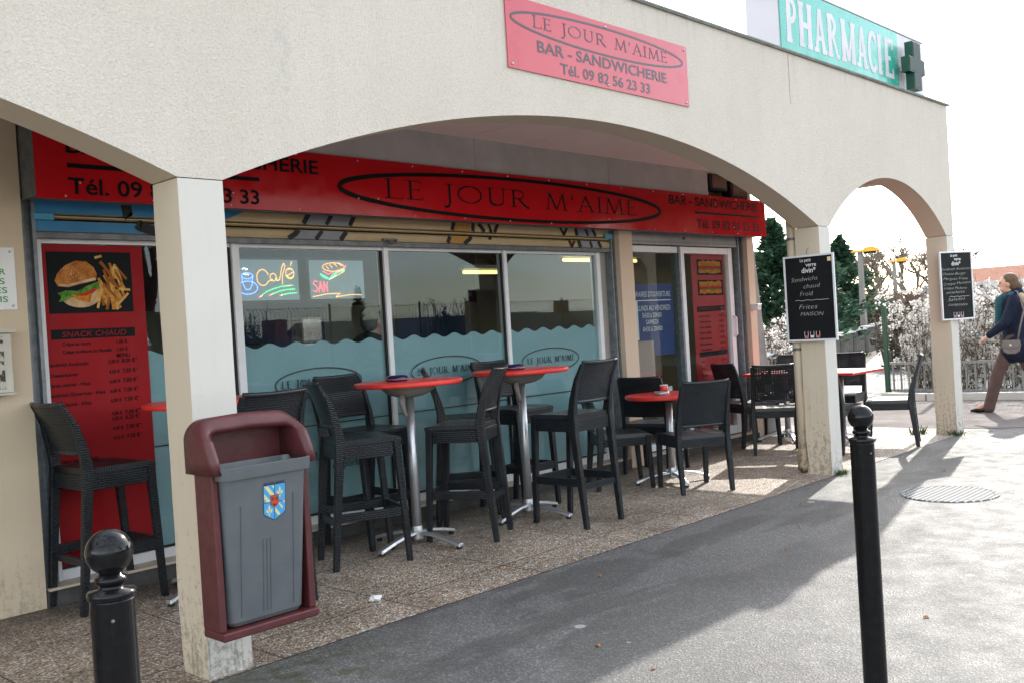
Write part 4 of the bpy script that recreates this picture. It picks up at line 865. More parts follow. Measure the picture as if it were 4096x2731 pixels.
    fs = [(n0+j*W_+i, n0+j*W_+i+1, n0+(j+1)*W_+i+1, n0+(j+1)*W_+i) for j in range(nz) for i in range(nx)]+[((j+1)*W_+i, (j+1)*W_+i+1, j*W_+i+1, j*W_+i) for j in range(nz) for i in range(nx)]
    rim = [i for i in range(W_)]+[j*W_+nx for j in range(1, nz+1)]+[nz*W_+i for i in range(nx-1, -1, -1)]+[j*W_ for j in range(nz-1, 0, -1)]
    for a, b in zip(rim, rim[1:]+rim[:1]): fs.append((n0+a, a, b, n0+b)[::-1])
    m.add(vs, fs); m.build('backrest', WEAVE if stool else WEAVEH, t)
    # top and bottom rails of the back
    for z, w, nm in ((tz+.002,.024,'top_rail'), (zb-.004,.026,'lower_rail')):
        m = MB(); m.tube([(hw*u*.97, sy(z)-.022*(1-u*u), z+(.006*u*u if z > sz+.2 else 0)) for u in [i/8*2-1 for i in range(9)]], w/2, 8)
        m.build(nm, m_plainchar, t, smooth=True)
    if stool:
        m = MB(); z = .30
        f = 1-z/sz
        yf = hd+(footd-hd)*f; yr = -(hd-.02)-(footd-hd+.02)*f; xx = hw+.0
        m.box((-xx+.02,yf-.014,z-.028), (xx-.02,yf+.014,z+.028)); m.box((-xx+.02,yr-.012,z-.02-.03), (xx-.02,yr+.012,z+.02-.03))
        for s in (-1, 1): a, b = sorted((s*(xx-.012), s*(xx+.012))); m.box((a,yr+.022,z-.026), (b,yf-.02,z+.026))
        m.build('footrest', WEAVE, t, bevel=.004)
    return t
m_plainchar = m_noise('charcoal_plastic', (.012,.015,.020), (.018,.022,.028), 10, .34, 0, .1)
m_seatslat = m_noise('charcoal_seat_plastic', (.012,.015,.020), (.02,.024,.03), 14, .42, 0, .1, spec=.8)
GS, GC = 'woven bar stools round the high tables', 'woven cafe chairs round the low tables'
stool0 = make_seat_furniture('stool', '', 'bar stool', GS)
stools = [  # x, y, heading (degrees), label
 (2.296,5.29,2,'dark woven bar stool in front of the red menu poster, leftmost of the stools'),
 (2.735,4.51,90,'bar stool half hidden behind the litter bin, its back to the street'),
 (3.63,4.77,-22,'front bar stool just right of the litter bin, facing the nearest high table'),
 (3.98,5.15,-88,'bar stool against the window behind the front stool, left of the nearest high table'),
 (4.437,4.685,120,'bar stool between the two high round tables with its back to the right'),
 (4.77,5.03,-41,'bar stool by the window between the two high tables seen edge on'),
 (5.41,5.14,-90,'bar stool against the window behind the second high table'),
 (5.135,4.345,90,'bar stool in front of the second high table with its back to the street')]
for i, (x, y, h, lab) in enumerate(stools):
    if i == 0: stool0.location = (x,y,.004); stool0.rotation_euler = (0,0,R(h-90)); stool0['label'] = lab
    else: dup(stool0, (x,y,.004), R(h-90), lab)
chair0 = make_seat_furniture('chair', '', 'chair', GC)
chairs = [
 (6.55,4.32,58,'woven chair with its back to the street at the small round table'),
 (6.42,4.96,-40,'low chair behind the second bar stool, left of the small round table'),
 (7.20,5.14,12,'chair by the wall between window and door behind the small round table'),
 (9.0,5.24,-25,'chair against the door post facing the square tables'),
 (8.62,4.73,30,'chair with see through back left of the pillar, pushed to the square table'),
 (10.10,5.36,190,'chair on the far side of the square tables, its top seen left of the pillar'),
 (10.12,4.76,188,'far chair facing the street behind the red square table right of the pillar'),
 (9.45,3.93,110,'chair seen side on in the sun at the street end of the square tables'),
 (8.80,4.26,2,'chair hidden behind the pillar with only its edge and seat showing right of it')]
for i, (x, y, h, lab) in enumerate(chairs):
    if i == 0: chair0.location = (x,y,.004); chair0.rotation_euler = (0,0,R(h-90)); chair0['label'] = lab
    else: dup(chair0, (x,y,.004), R(h-90), lab)
def make_table(label, h, top, rot, high, square=None, group=None):
    t = thing('bar_table' if high else 'cafe_table', label, 'table', group=group)
    m = MB()
    if square:
        a, b = square; m.box((-a/2,-b/2,h-.028), (a/2,b/2,h)); m.build('tabletop', REDT, t, bevel=.008)
    else:
        m.lathe((0,0,0), [(top-.012,h-.03),(top-.003,h-.026),(top,h-.018),(top,h-.008),(top-.004,h-.001),(top-.012,h)], 48); o = m.build('tabletop', REDT, t)
        m2 = None
    if high:
        m = MB(); m.lathe((0,0,0), [(.045,h-.105),(.09,h-.098),(.145,h-.075),(.175,h-.045),(.18,h-.032)], 28); m.build('tilt_bowl', m_noise('taupe_cast_metal', (.20,.18,.165), (.26,.235,.215), 8, .45), t, smooth=True)
        m = MB(); m.tube([(-.11,-.06,h-.085),(-.12,-.065,h-.13),(-.095,-.06,h-.19),(-.08,-.055,h-.22)], [.016,.018,.014,.013], 8); m.build('lever', m_noise('taupe_lever', (.20,.18,.165), (.26,.235,.215), 8, .45), t, smooth=True)
    else:
        m = MB(); m.box((-.06,-.06,h-.062), (.06,.06,h-.031)); m.build('bracket', GLIDE, t, bevel=.006)
    m = MB(); m.tube([(0,0,.085),(0,0,h-(.10 if high else .06))], [.031,.026], 20); m.build('pole', ALU, t, smooth=True)
    m = MB(); m.lathe((0,0,0), [(.030,.035),(.036,.045),(.037,.10),(.033,.125)], 20); m.build('hub', ALU, t, smooth=False)
    rr = .355 if high else .32
    for k in range(4):
        a = R(rot+90*k); c, s = math.cos(a), math.sin(a); m = MB(); pr = [(.03,.090,.034), (.12,.088,.036), (.22,.070,.038), (rr-.03,.045,.040), (rr,.038,.042)]
        vs = []
        for r_, z, hgt in pr:
            for off, dz in ((-.024,-hgt*.55), (.024,-hgt*.55), (.018,0), (-.018,0)): vs.append((r_*c-off*s, r_*s+off*c, z+dz))
        fs = [(0,1,2,3)[::-1], (16,17,18,19)]
        for i in range(4):
            for q in range(4): fs.append((i*4+q, i*4+(q+1)%4, i*4+4+(q+1)%4, i*4+4+q))
        m.add(vs, fs); lg = m.build('leg', ALU, t, bevel=.005)
        g_ = MB(); g_.lathe((.0,0,0), [(.014,.0),(.018,.004),(.018,.018)], 12)
        g_.v = [(v[0]+(rr-.02)*c, v[1]+(rr-.02)*s, v[2]) for v in g_.v]; g_.build('glide', GLIDE, lg)
    return t
GT = 'high round red tables'
tb = make_table('nearest high round red table between the bar stools, with a blue ashtray', 1.05, .345, 8, True, group=GT); tb.location = (4.08,4.80,.004)
t2 = dup(tb, (5.12,4.79,.004), R(0), 'second high round red table along the windows, with a blue ashtray')
t3 = dup(tb, (2.76,4.95,.004), R(6), 'high round red table half hidden behind the first pillar')
tl = make_table('small low round red table with a red cup and glass ashtray', .73, .355, 55, False); tl.location = (6.74,4.66,.004)
ts = make_table('red square table on the left of the far pillar', .725, 0, 40, False, (.72,.60), 'square red tables pushed together'); ts.location = (9.46,5.05,.004)
dup(ts, (9.46,4.44,.004), 0, 'sunlit red square table seen right of the far pillar')
# things on the tables
def ashtray(loc, lab):
    t = thing('ashtray', lab, 'ashtray', loc, 0, 'blue ashtrays on the high tables')
    m = MB(); m.lathe((0,0,0), [(.066,.0),(.074,.006),(.074,.012),(.067,.030),(.058,.036),(.050,.034),(.046,.012)], 32); m.build('bowl', CERAM, t, smooth=True)
    m = MB(); m.lathe((0,0,0), [(.0738,.0125),(.0755,.0135),(.0755,.0165),(.0733,.0175)], 32); m.build('rim_line', ORLINE, t, smooth=True)
ashtray((4.04,4.86,1.0545), 'round blue ashtray with an orange line on the nearest high table'); ashtray((5.05,4.78,1.0545), 'round blue ashtray with an orange line on the second high table')
m = MB(); m.lathe((0,0,0), [(.058,0),(.062,.004),(.062,.026),(.055,.028),(.050,.010)], 28); o = m.build('glass_ashtray', mat('smoky_glass', (.35,.33,.32), .08, .3, coat=1), smooth=True); o.location = (6.65,4.66,.7345); tag(o, 'clear glass ashtray on the small round table', 'ashtray')
t = thing('paper_cup', 'small red coffee cup at the back of the small round table', 'cup', (6.83,4.76,.7345))
m = MB(); m.lathe((0,0,0), [(.028,0),(.033,.066),(.031,.066),(.027,.004)], 22); m.build('cup', REDT, t, smooth=True)
m = MB(); m.lathe((0,0,0), [(.0332,.0595),(.0345,.061),(.0345,.067),(.0332,.068)], 22); m.build('rim', WHITEPL, t, smooth=True)

# ------------------------------------------------------------------ litter bin on the first pillar
def bin_():
    t = thing('litter_bin', 'maroon and grey plastic litter bin with a town crest fixed to the first pillar', 'litter bin', (2.045,3.64,.0))
    inv = Matrix.Translation((-2.045,-3.64,0))
    def B(mb, name, mt, par=None, **k):
        o = mb.build(name, mt, par or t, **k); o.data.transform(inv); return o
    xl, xr = 1.835, 2.262
    # hood: side cheeks, roof and rear
    def hood_sec(x, ins):   # profile in Y,Z going from rim front round the top to the rear
        return [(3.265,.868), (3.268,.905), (3.300,.955), (3.345,1.020), (3.385,1.058), (3.43,1.068), (3.475,1.045), (3.485,.96), (3.485,.868)]
    XL, XR, ZT, ZB, cr = xl-.014, xr+.014, 1.072, .866, .085
    path = [(XL,ZB,-1,0), (XL,.92,-1,0)]+[(XL+cr-cr*math.cos(R(a)), ZT-cr+cr*math.sin(R(a)), -math.cos(R(a)), math.sin(R(a))) for a in range(0, 91, 10)]
    path += [((XL+XR)/2,ZT+.006,0,1)]+[(XL+XR-x, z, -nx_, nz_) for x, z, nx_, nz_ in path[::-1]]
    m = MB(); vs = []
    def yf(z): f = max(0, min(1, (z-ZB)/(ZT-ZB))); return 3.255+.105*f**1.5
    for x, z, nx_, nz_ in path:
        i = (x-nx_*.042, z-nz_*.042); o_ = (x, z); y = yf(z); sl = .028*max(0, nz_)
        vs += [(o_[0]-nx_*.008, y+.004, o_[1]-nz_*.008-sl), (x, y+.03, z-sl*.5), (x, 3.40, z), (x-nx_*.004, 3.47, z-nz_*.006), (x-nx_*.02, 3.487, z-nz_*.03), (i[0], 3.470, i[1]), (i[0], y+.03, i[1]-sl*.5), (i[0]+nx_*.008, y+.004, i[1]+nz_*.008-sl)]
    k = 8; np_ = len(path)
    m.add(vs, [(q*k+j, (q+1)*k+j, (q+1)*k+(j+1)%k, q*k+(j+1)%k) for q in range(np_-1) for j in range(k)]+[tuple(range(k)), tuple(range((np_-1)*k, np_*k))[::-1]])
    B(m, 'hood', MAROON, smooth=True)
    m = MB(); m.box((XL+.03,3.455,ZB), (XR-.03,3.468,ZT-.035)); B(m, 'hood_back', MAROON)
    # cradle: two uprights and floor
    m = MB(); m.box((xl+.002,3.305,.280), (xl+.030,3.432,.867)); m.box((xr-.030,3.305,.280), (xr-.002,3.432,.867)); m.box((xl+.002,3.285,.250), (xr-.002,3.432,.2815)); m.box((xl+.029,3.418,.279), (xr-.029,3.431,.867)); B(m, 'cradle', MAROON, bevel=.014, seg=3)
    # bucket
    m = MB(); n = 7
    def ring(x0, x1, y0, y1, z, r_):
        out = []
        for cx, cy, a0 in ((x1-r_, y0+r_, -90), (x1-r_, y1-r_, 0), (x0+r_, y1-r_, 90), (x0+r_, y0+r_, 180)):
            out += [(cx+r_*math.cos(R(a0+90*i/n)), cy+r_*math.sin(R(a0+90*i/n)), z) for i in range(n+1)]
        return out
    rings = [ring(1.895,2.20,3.322,3.40,.286,.03), ring(1.883,2.212,3.312,3.41,.302,.035), ring(1.868,2.228,3.262,3.415,.835,.035), ring(1.868,2.228,3.262,3.415,.842,.035), ring(1.852,2.244,3.246,3.416,.843,.035), ring(1.850,2.246,3.240,3.416,.888,.035), ring(1.858,2.238,3.248,3.412,.890,.032), ring(1.872,2.224,3.27,3.405,.84,.03), ring(1.90,2.195,3.33,3.395,.31,.03)]
    k = len(rings[0]); vs = [v for r_ in rings for v in r_]
    m.add(vs, [(i*k+j, i*k+(j+1)%k, (i+1)*k+(j+1)%k, (i+1)*k+j) for i in range(len(rings)-1) for j in range(k)]+[tuple(range(k))[::-1], tuple(range((len(rings)-1)*k, len(rings)*k))])
    bk = B(m, 'bucket', PLASTG, bevel=.002)
    # ribs pressed into the front, drawn along the sloping face
    slope = (3.312-3.262)/(.835-.302)
    def fy(z): return 3.262+(.835-z)*slope
    r2 = Fr((2.045,fy(0)-.0,0), (1,0,0), (0,-slope,1)); uz = math.sqrt(1+slope*slope)
    fr = Fr((2.045, fy(0)-.0006, 0), (1,0,0), (0,-slope,1))
    m = MB()
    for x, z0, z1 in ((-.02,.32,.60), (-.004,.32,.60), (.012,.32,.60), (-.115,.32,.74), (.115,.32,.76)): m.stroke(fr, [(x,z0*uz),(x,z1*uz)], .0032, 0, t=.001)
    B(m, 'ribs', m_noise('grey_bin_rib', (.072,.080,.088), (.088,.096,.104), 9, .5), bk)
    # crest
    m = MB(); cx = CRX-2.045; zt, zm, zb_ = CRT*uz, CRM*uz, CRB*uz; w = CRW
    def P(mi, pts, z): m.m = mi; m.poly(fr, [(cx+a*w, zt-(b*(zt-zb_))) for a, b in pts], 0, .0008+z*.0003)
    sh_ = [(-.5,0),(.5,-.0),(.5,.78),(.42,.84),(0,1),(-.42,.84),(-.5,.78)]
    P(0, [(a*1.05, (b-.5)*1.05+.5) for a, b in sh_], 0); P(1, sh_, 1)
    P(2, [(-.48,.02),(-.30,.02),(-.02,.27),(-.02,.30),(-.18,.30)], 2); P(2, [(-.14,.02),(-.02,.02),(-.02,.12)], 2); P(2, [(-.48,.22),(-.48,.36),(-.36,.47),(-.17,.47)], 2)
    P(2, [(.02,.64),(.02,.76),(.17,.90),(.27,.86)], 2); P(2, [(.18,.50),(.18,.56),(.36,.73),(.40,.68)], 2); P(2, [(.36,.47),(.48,.47),(.48,.58)], 2)
    P(0, [(-.012,.0),(.012,.0),(.012,.98),(-.012,.98)], 3); P(0, [(-.49,.48),(.49,.48),(.49,.495),(-.49,.495)], 3)
    for ox, oz in ((.25,.06), (-.25,.55)):
        P(2, [(ox,oz),(ox+.05,oz+.1),(ox,oz+.24),(ox-.05,oz+.1)], 3); P(2, [(ox+.03,oz+.22),(ox+.08,oz+.13),(ox+.15,oz+.14),(ox+.13,oz+.20),(ox+.06,oz+.25)], 3); P(2, [(ox-.03,oz+.22),(ox-.08,oz+.13),(ox-.15,oz+.14),(ox-.13,oz+.20),(ox-.06,oz+.25)], 3); P(2, [(ox-.04,oz+.26),(ox+.04,oz+.26),(ox,oz+.34)], 3)
    P(0, [(-.19,.29),(.19,.29),(.19,.55),(0,.66),(-.19,.55)], 4); P(3, [(-.17,.305),(.17,.305),(.17,.545),(0,.645),(-.17,.545)], 5)
    P(4, arc(-.09,.40,.06,.06,0,360,10)[:-1], 6); P(4, arc(.09,.40,.06,.06,0,360,10)[:-1], 6); P(4, arc(0,.54,.08,.06,0,180,8)+[(-.05,.6),(.05,.6)], 6)
    m.m = 0; text(m, fr, 'VILLE DE GAGNY', cx-.5*w, cx+.5*w, zt+.003, .0085, .02)
    B(m, 'crest', [mat('crest_outline', (.02,.02,.06), .5), mat('crest_blue', (.06,.32,.62), .45), mat('crest_gold', (.62,.58,.28), .5), mat('crest_red', (.52,.06,.02), .5), mat('crest_worn', (.17,.04,.03), .6)], bk)
    m = MB(); m.box((1.985,3.4325,.30), (2.115,3.639,.86)); B(m, 'bracket', m_noise('grey_bracket', (.11,.115,.11), (.16,.165,.155), 9, .6), bevel=.006)
CRX, CRT, CRM, CRB, CRW = 2.076, .800, .74, .665, .094
bin_()

# ------------------------------------------------------------------ bollards
def bollard(loc, label):
    t = thing('bollard', label, 'bollard', loc, 0, 'black ball topped bollards')
    m = MB(); m.lathe((0,0,0), [(.038,0),(.038,.898),(.0372,.900)], 36); o = m.build('post', BOLL, t)
    m = MB(); m.lathe((0,0,0), [(.0375,.9005),(.0405,.902),(.0422,.907),(.0422,.911),(.040,.915),(.022,.918),(.020,.926),(.0265,.929),(.0285,.934),(.0265,.939),(.0205,.941),(.0195,.950)], 36); m.build('collar', BOLL, t, smooth=True)
    m = MB(); m.ball((0,0,.9825), .0405, 40, 24); m.build('ball', BOLL, t, smooth=True)
    m = MB()
    for a in (-115, 0): m.ball((.0378*math.cos(R(a)), .0378*math.sin(R(a)), .868), .0035, 8, 6)
    m.build('rivet', STEELD, t, smooth=True)
    return t
bollard((.757,1.733,0), 'black bollard at the lower left in front of the menu poster'); bollard((3.075,1.383,0), 'black bollard at the lower right in front of the sunlit pavement')

# ------------------------------------------------------------------ small things on the ground
t = thing('manhole_cover', 'round patterned cast iron manhole cover shining in the sun', 'manhole cover', (7.05,2.56,.0))
mm = mat('cast_iron', (.20,.20,.21), .7, 0, .08); q = NT(mm); o_ = q.coord('Object'); s_ = q.sep(o_)
v_ = q.math('MULTIPLY', q.math('SINE', q.math('MULTIPLY', q.math('ADD', s_[0], s_[1]), 82)), q.math('SINE', q.math('MULTIPLY', q.math('SUBTRACT', s_[0], s_[1]), 82))); q.bump(v_, .9, .006); q.col(q.ramp(v_, [(.20, (.17,.17,.17)), (.42, (.52,.52,.52))]))
m = MB(); m.lathe((0,0,0), [(.285,.001),(.285,.008)], 48); m.build('lid', mm, t)
m = MB(); vs = []; n = 48
for r_, z in ((.288,.001), (.288,.009), (.318,.009), (.322,.001)): vs += [(r_*math.cos(2*math.pi*k/n), r_*math.sin(2*math.pi*k/n), z) for k in range(n)]
m.add(vs, [(i*n+k, (i+1)*n+k, (i+1)*n+(k+1)%n, i*n+(k+1)%n) for i in range(3) for k in range(n)]); m.build('ring', mm, t)
rn = random.Random(21)
def crumple(loc, size, lab):
    m = MB(); m.ball((0,0,0), size, 14, 10, (1.3,.8,.55)); m.v = [tuple(Vector(v)*(1+.55*mnoise.noise(Vector(v)*60))) for v in m.v]; mz = min(v[2] for v in m.v); m.v = [(a, b, c-mz) for a, b, c in m.v]
    o = m.build('crumpled_paper', WHITEPL); o.location = loc; tag(o, lab, 'litter')
crumple((3.08,3.98,.004), .028, 'crumpled white tissue on the brown pebble paving')
lf = MB(); lf.add([(-.024,0,.002),(-.01,.012,.008),(.012,.010,.006),(.028,0,.002),(.012,-.011,.007),(-.01,-.012,.003),(0,0,.012)], [(0,6,1),(1,6,2),(2,6,3),(3,6,4),(4,6,5),(5,6,0)]); leaf0 = None
for i, (x, y, z) in enumerate([(3.15,2.60,.002), (4.05,3.30,.002), (5.6,2.95,.002), (8.03,2.94,.002), (3.05,2.25,.002), (5.05,2.75,.002), (7.12,3.56,.006), (7.02,3.50,.002), (7.28,3.58,.002), (4.2,1.65,.002), (3.9,3.9,.006), (5.9,4.1,.006), (4.05,4.45,.006), (6.3,3.3,.002)]):
    if leaf0 is None: leaf0 = lf.build('dead_leaf', DEADL); o = leaf0
    else: o = leaf0.copy(); COL.objects.link(o)
    o.location = (x,y,z); o.rotation_euler = (0,0,rn.uniform(0,6)); s = rn.uniform(.5,1.0); o.scale = (s,s*.8,s); tag(o, 'small brown dead leaf lying flat on the ground', 'leaf', 'dead leaves and scraps on the ground')
def tuft(loc, n, h, sp, lab):
    m = MB(); rg = random.Random(int(loc[0]*97+loc[1]*31))
    for i in range(n):
        a = rg.uniform(0,6.28); r_ = sp*math.sqrt(rg.random()); p = Vector((r_*math.cos(a), r_*math.sin(a), 0)); hh = h*rg.uniform(.4,1); d = Vector((math.cos(a)*rg.uniform(.1,.7), math.sin(a)*rg.uniform(.1,.7), 1))*hh; w = Vector((-math.sin(a), math.cos(a), 0))*rg.uniform(.004,.010)
        m.add([p-w, p+w, p+d*.6+w*.7, p+d, p+d*.6-w*.7], [(0,1,2,3,4)])
    o = m.build('grass_tuft', GRASS); o.location = loc; tag(o, lab, 'weed', 'weeds along the edges')
tuft((10.30,4.02,.004), 60, .09, .10, 'green weed tuft left of the end pillar foot'); tuft((10.28,3.62,.004), 40, .06, .08, 'low green weed against the near foot of the end pillar'); tuft((7.60,3.60,.004), 40, .05, .05, 'tiny weed at the foot of the pillar beside the door')
tuft((27.0,12.15,.0), 160, .24, .45, 'bright grass tuft at the foot of the concrete wall'); tuft((32.0,13.35,0), 200, .22, .5, 'longer grass patch farther along the concrete wall')

# ------------------------------------------------------------------ beyond the arcade: fence, blossom, path wall, lamps, trees, houses
def seg_pts(a, b, step):
    a, b = Vector(a), Vector(b); n = max(1, int((b-a).length/step)); return [a+(b-a)*i/n for i in range(n+1)]
def wire_fence(name, label, pts, h, wire=.0016, vstep=.06, hstep=.2, mt=DGREEN, post_r=.03, top_curve=0):
    t = thing(name, label, 'fence', pts[0]); inv = Matrix.Translation(-Vector(pts[0]))
    w = MB()
    for a, b in zip(pts[:-1], pts[1:]):
        a, b = Vector(a), Vector(b); d = (b-a).normalized(); nr = Vector((d.y,-d.x,0))
        for p in seg_pts(a, b, vstep):
            w.bar(p+Vector((0,0,.05)), p+Vector((0,0,h-.12 if top_curve else h)), wire*2, wire*2)
            if top_curve: w.bar(p+Vector((0,0,h-.12)), p+nr*top_curve+Vector((0,0,h)), wire*2, wire*2)
        z = .06
        while z < h-.1: w.bar(a+Vector((0,0,z)), b+Vector((0,0,z)), wire*2.2, wire*2.2); z += hstep
        w.bar(a+Vector((0,0,h-.03))+nr*top_curve*.7, b+Vector((0,0,h-.03))+nr*top_curve*.7, wire*2.2, wire*2.2)
    o = w.build('mesh_panel', mt, t); o.data.transform(inv)
    for a, b in zip(pts[:-1], pts[1:]):
        for p in seg_pts(a, b, 2.5):
            m = MB(); m.bar(p, p+Vector((0,0,h+.05)), post_r*2, post_r*2); o = m.build('post', mt, t); o.data.transform(inv)
wire_fence('mesh_fence', 'green wire mesh fence along the kerb in front of the white blossom', [(14.55,6.09,0),(14.20,5.2,0),(14.75,2.4,0),(15.4,-1.5,0)], 1.30)
m = MB()
for a, b in (((14.08,5.95,0),(13.98,5.3,0)), ((13.98,5.3,0),(14.50,2.4,0)), ((14.5,2.4,0),(15.1,-1.5,0))): m.bar(Vector(a)+Vector((0,0,.05)), Vector(b)+Vector((0,0,.05)), .14, .10)
o = m.build('kerb', m_noise('pale_kerb_stone', (.45,.43,.41), (.55,.53,.50), 3, .8)); structure(o)
def railing():
    t = thing('railing', 'low grey metal railing with upright bars behind the mesh fence', 'railing', (15.0,6.2,0)); inv = Matrix.Translation((-15,-6.2,0))
    pts = [Vector((15.0,6.3,0)), Vector((14.9,5.2,0)), Vector((15.3,2.4,0)), Vector((16.0,-1.5,0))]
    b = MB(); r_ = MB()
    for a, c in zip(pts[:-1], pts[1:]):
        for p in seg_pts(a, c, .12): b.bar(p+Vector((0,0,.04)), p+Vector((0,0,.45)), .022, .022)
        r_.bar(a+Vector((0,0,.47)), c+Vector((0,0,.47)), .05, .04); r_.bar(a+Vector((0,0,.06)), c+Vector((0,0,.06)), .04, .03)
    G = m_noise('grey_painted_steel', (.22,.21,.21), (.30,.29,.28), 5, .6)
    o = b.build('bars', G, t); o.data.transform(inv); o = r_.build('rail', G, t); o.data.transform(inv)
railing()
TWIG = m_noise('brown_twigs', (.10,.065,.045), (.19,.13,.09), 8, .9)
def blossom(loc, w, d, h, n, lab, seed):
    t = thing('blossom_bush', lab, 'bush', loc, 0, 'white blossoming bushes behind the fence'); rg = random.Random(seed)
    tw = MB(); fl = MB(); tips = []
    for i in range(46):
        x, y = rg.uniform(-w,w)*.8, rg.uniform(-d,d)*.8; p = Vector((x, y, -.4)); pts = [p.copy()]; dr = Vector((rg.uniform(-.2,.2), rg.uniform(-.2,.2), 1)); ln = h*rg.uniform(.75,1.12)+.4
        for k in range(6): dr += Vector((rg.uniform(-.2,.2), rg.uniform(-.2,.2), rg.uniform(-.1,.1))); p = p+dr.normalized()*ln/6; pts.append(p.copy())
        tw.tube(pts, [.012*(1-k/8) for k in range(7)], 4); tips += pts[2:]
        for k in range(6):
            q = pts[rg.randint(2,6)]; e = q+Vector((rg.uniform(-.28,.28), rg.uniform(-.28,.28), rg.uniform(-.1,.3))); tw.tube([q, (q+e)/2+Vector((0,0,.03)), e], [.005,.004,.002], 3); tips += [e, (q+e)/2, q*.3+e*.7]
    for i in range(n):
        c = rg.choice(tips)+Vector((rg.gauss(0,.05), rg.gauss(0,.05), rg.gauss(0,.05)))
        if c.z < -.1: continue
        for k in range(rg.randint(8,15)):
            q = c+Vector((rg.gauss(0,.024), rg.gauss(0,.024), rg.gauss(0,.024))); s = rg.uniform(.012,.026); a = Vector((rg.gauss(0,1), rg.gauss(0,1), rg.gauss(0,1))).normalized(); b = a.cross(Vector((rg.gauss(0,1), rg.gauss(0,1), rg.gauss(0,1)))).normalized()
            fl.add([q+a*s, q+b*s, q-a*s, q-b*s], [(0,1,2,3)])
    tw.build('branches', TWIG, t); fl.build('blossom', PETAL, t)
for i, (x, y, w, d, h, n, lab) in enumerate([(16.3,6.15,.26,.26,1.45,430,'white blossoming bush at the left end behind the green fence post'), (16.2,5.5,.40,.45,1.42,560,'white blossoming bush seen left of the end pillar'), (16.3,4.85,.45,.45,1.40,520,'white blossoming bush right behind the end pillar'), (16.5,4.05,.5,.5,1.38,460,'white blossoming bush beside the walking woman'), (16.8,3.1,.6,.6,1.4,340,'white blossoming bush at the right edge behind the walking woman'), (15.4,8.5,.3,.3,1.0,220,'small sparse blossoming bush left of the path, beside the conifer')]):
    blossom((x,y,0), w, d, h, n, lab, 50+i)
# concrete panel wall along the path
t = thing('concrete_wall', 'grey concrete panel wall with a pale coping running away beside the path', 'wall', (23,11.3,0))
A_, B_ = Vector((18.6,10.30,0)), Vector((34.5,14.2,0)); dr = (B_-A_).normalized(); nn = 9; L_ = (B_-A_).length/nn
wl = MB(); cp = MB(); ps = MB(); WCONC = m_noise('stained_dark_concrete', (.06,.055,.048), (.11,.10,.09), 3, .9, 0, .3)
for i in range(nn):
    a = A_+dr*(L_*i+.1); b = A_+dr*(L_*(i+1)-.1); z = .50+i*.040
    wl.bar(a+Vector((0,0,z/2)), b+Vector((0,0,z/2)), .12, z); cp.bar(a+Vector((0,0,z+.03))-dr*.1, b+Vector((0,0,z+.03))+dr*.09, .26, .05)
    c = A_+dr*(L_*i); ps.bar(c, c+Vector((0,0,z-.01)), .2, .2)
inv = Matrix.Translation((-23,-11.3,0))
for mb, nme, mt in ((wl,'panel',WCONC), (cp,'coping',m_noise('pale_coping', (.45,.44,.42), (.55,.54,.52), 3, .8)), (ps,'post',WCONC)): o = mb.build(nme, mt, t); o.data.transform(inv)
def lamp(x, y, h, lab):
    t = thing('street_lamp', lab, 'street lamp', (x,y,0), 0, 'concrete lamp posts with yellow heads')
    m = MB(); m.bar((0,0,0), (0,0,h), .20, .20, w2=.13, d2=.13); m.build('post', m_noise('lamp_concrete', (.22,.20,.18), (.28,.26,.24), 3, .85), t, bevel=.02)
    m = MB(); d = Vector((.32,-.95,0)).normalized(); u = Vector((0,0,1)); s = d.cross(u)
    pts = [(-.28,.02,.07), (-.20,.05,.12), (.10,.06,.13), (.15,.11,.15), (.38,.13,.16), (.55,.07,.13), (.60,.03,.08)]
    vs = [];
    for a, hh, w in pts: vs += [d*a+s*w+u*(h), d*a-s*w+u*(h), d*a-s*w*.7+u*(h+hh*1.3), d*a+s*w*.7+u*(h+hh*1.3)]
    fs = [(0,1,2,3), tuple(range(24,28))[::-1]]+[(i*4+k, i*4+4+k, i*4+4+(k+1)%4, i*4+(k+1)%4) for i in range(6) for k in range(4)]
    m.add(vs, fs); m.build('lamp_head', YELL, t, bevel=.02)
    m = MB(); m.bar(d*.12+u*(h-.03), d*.5+u*(h-.03), .18, .05); m.build('lens', GLIDE, t)
lamp(31.0,13.65,3.16,'concrete lamp post with yellow head, nearer of the two, left one'); lamp(42.0,17.02,3.24,'concrete lamp post with yellow head, farther of the two, right one')
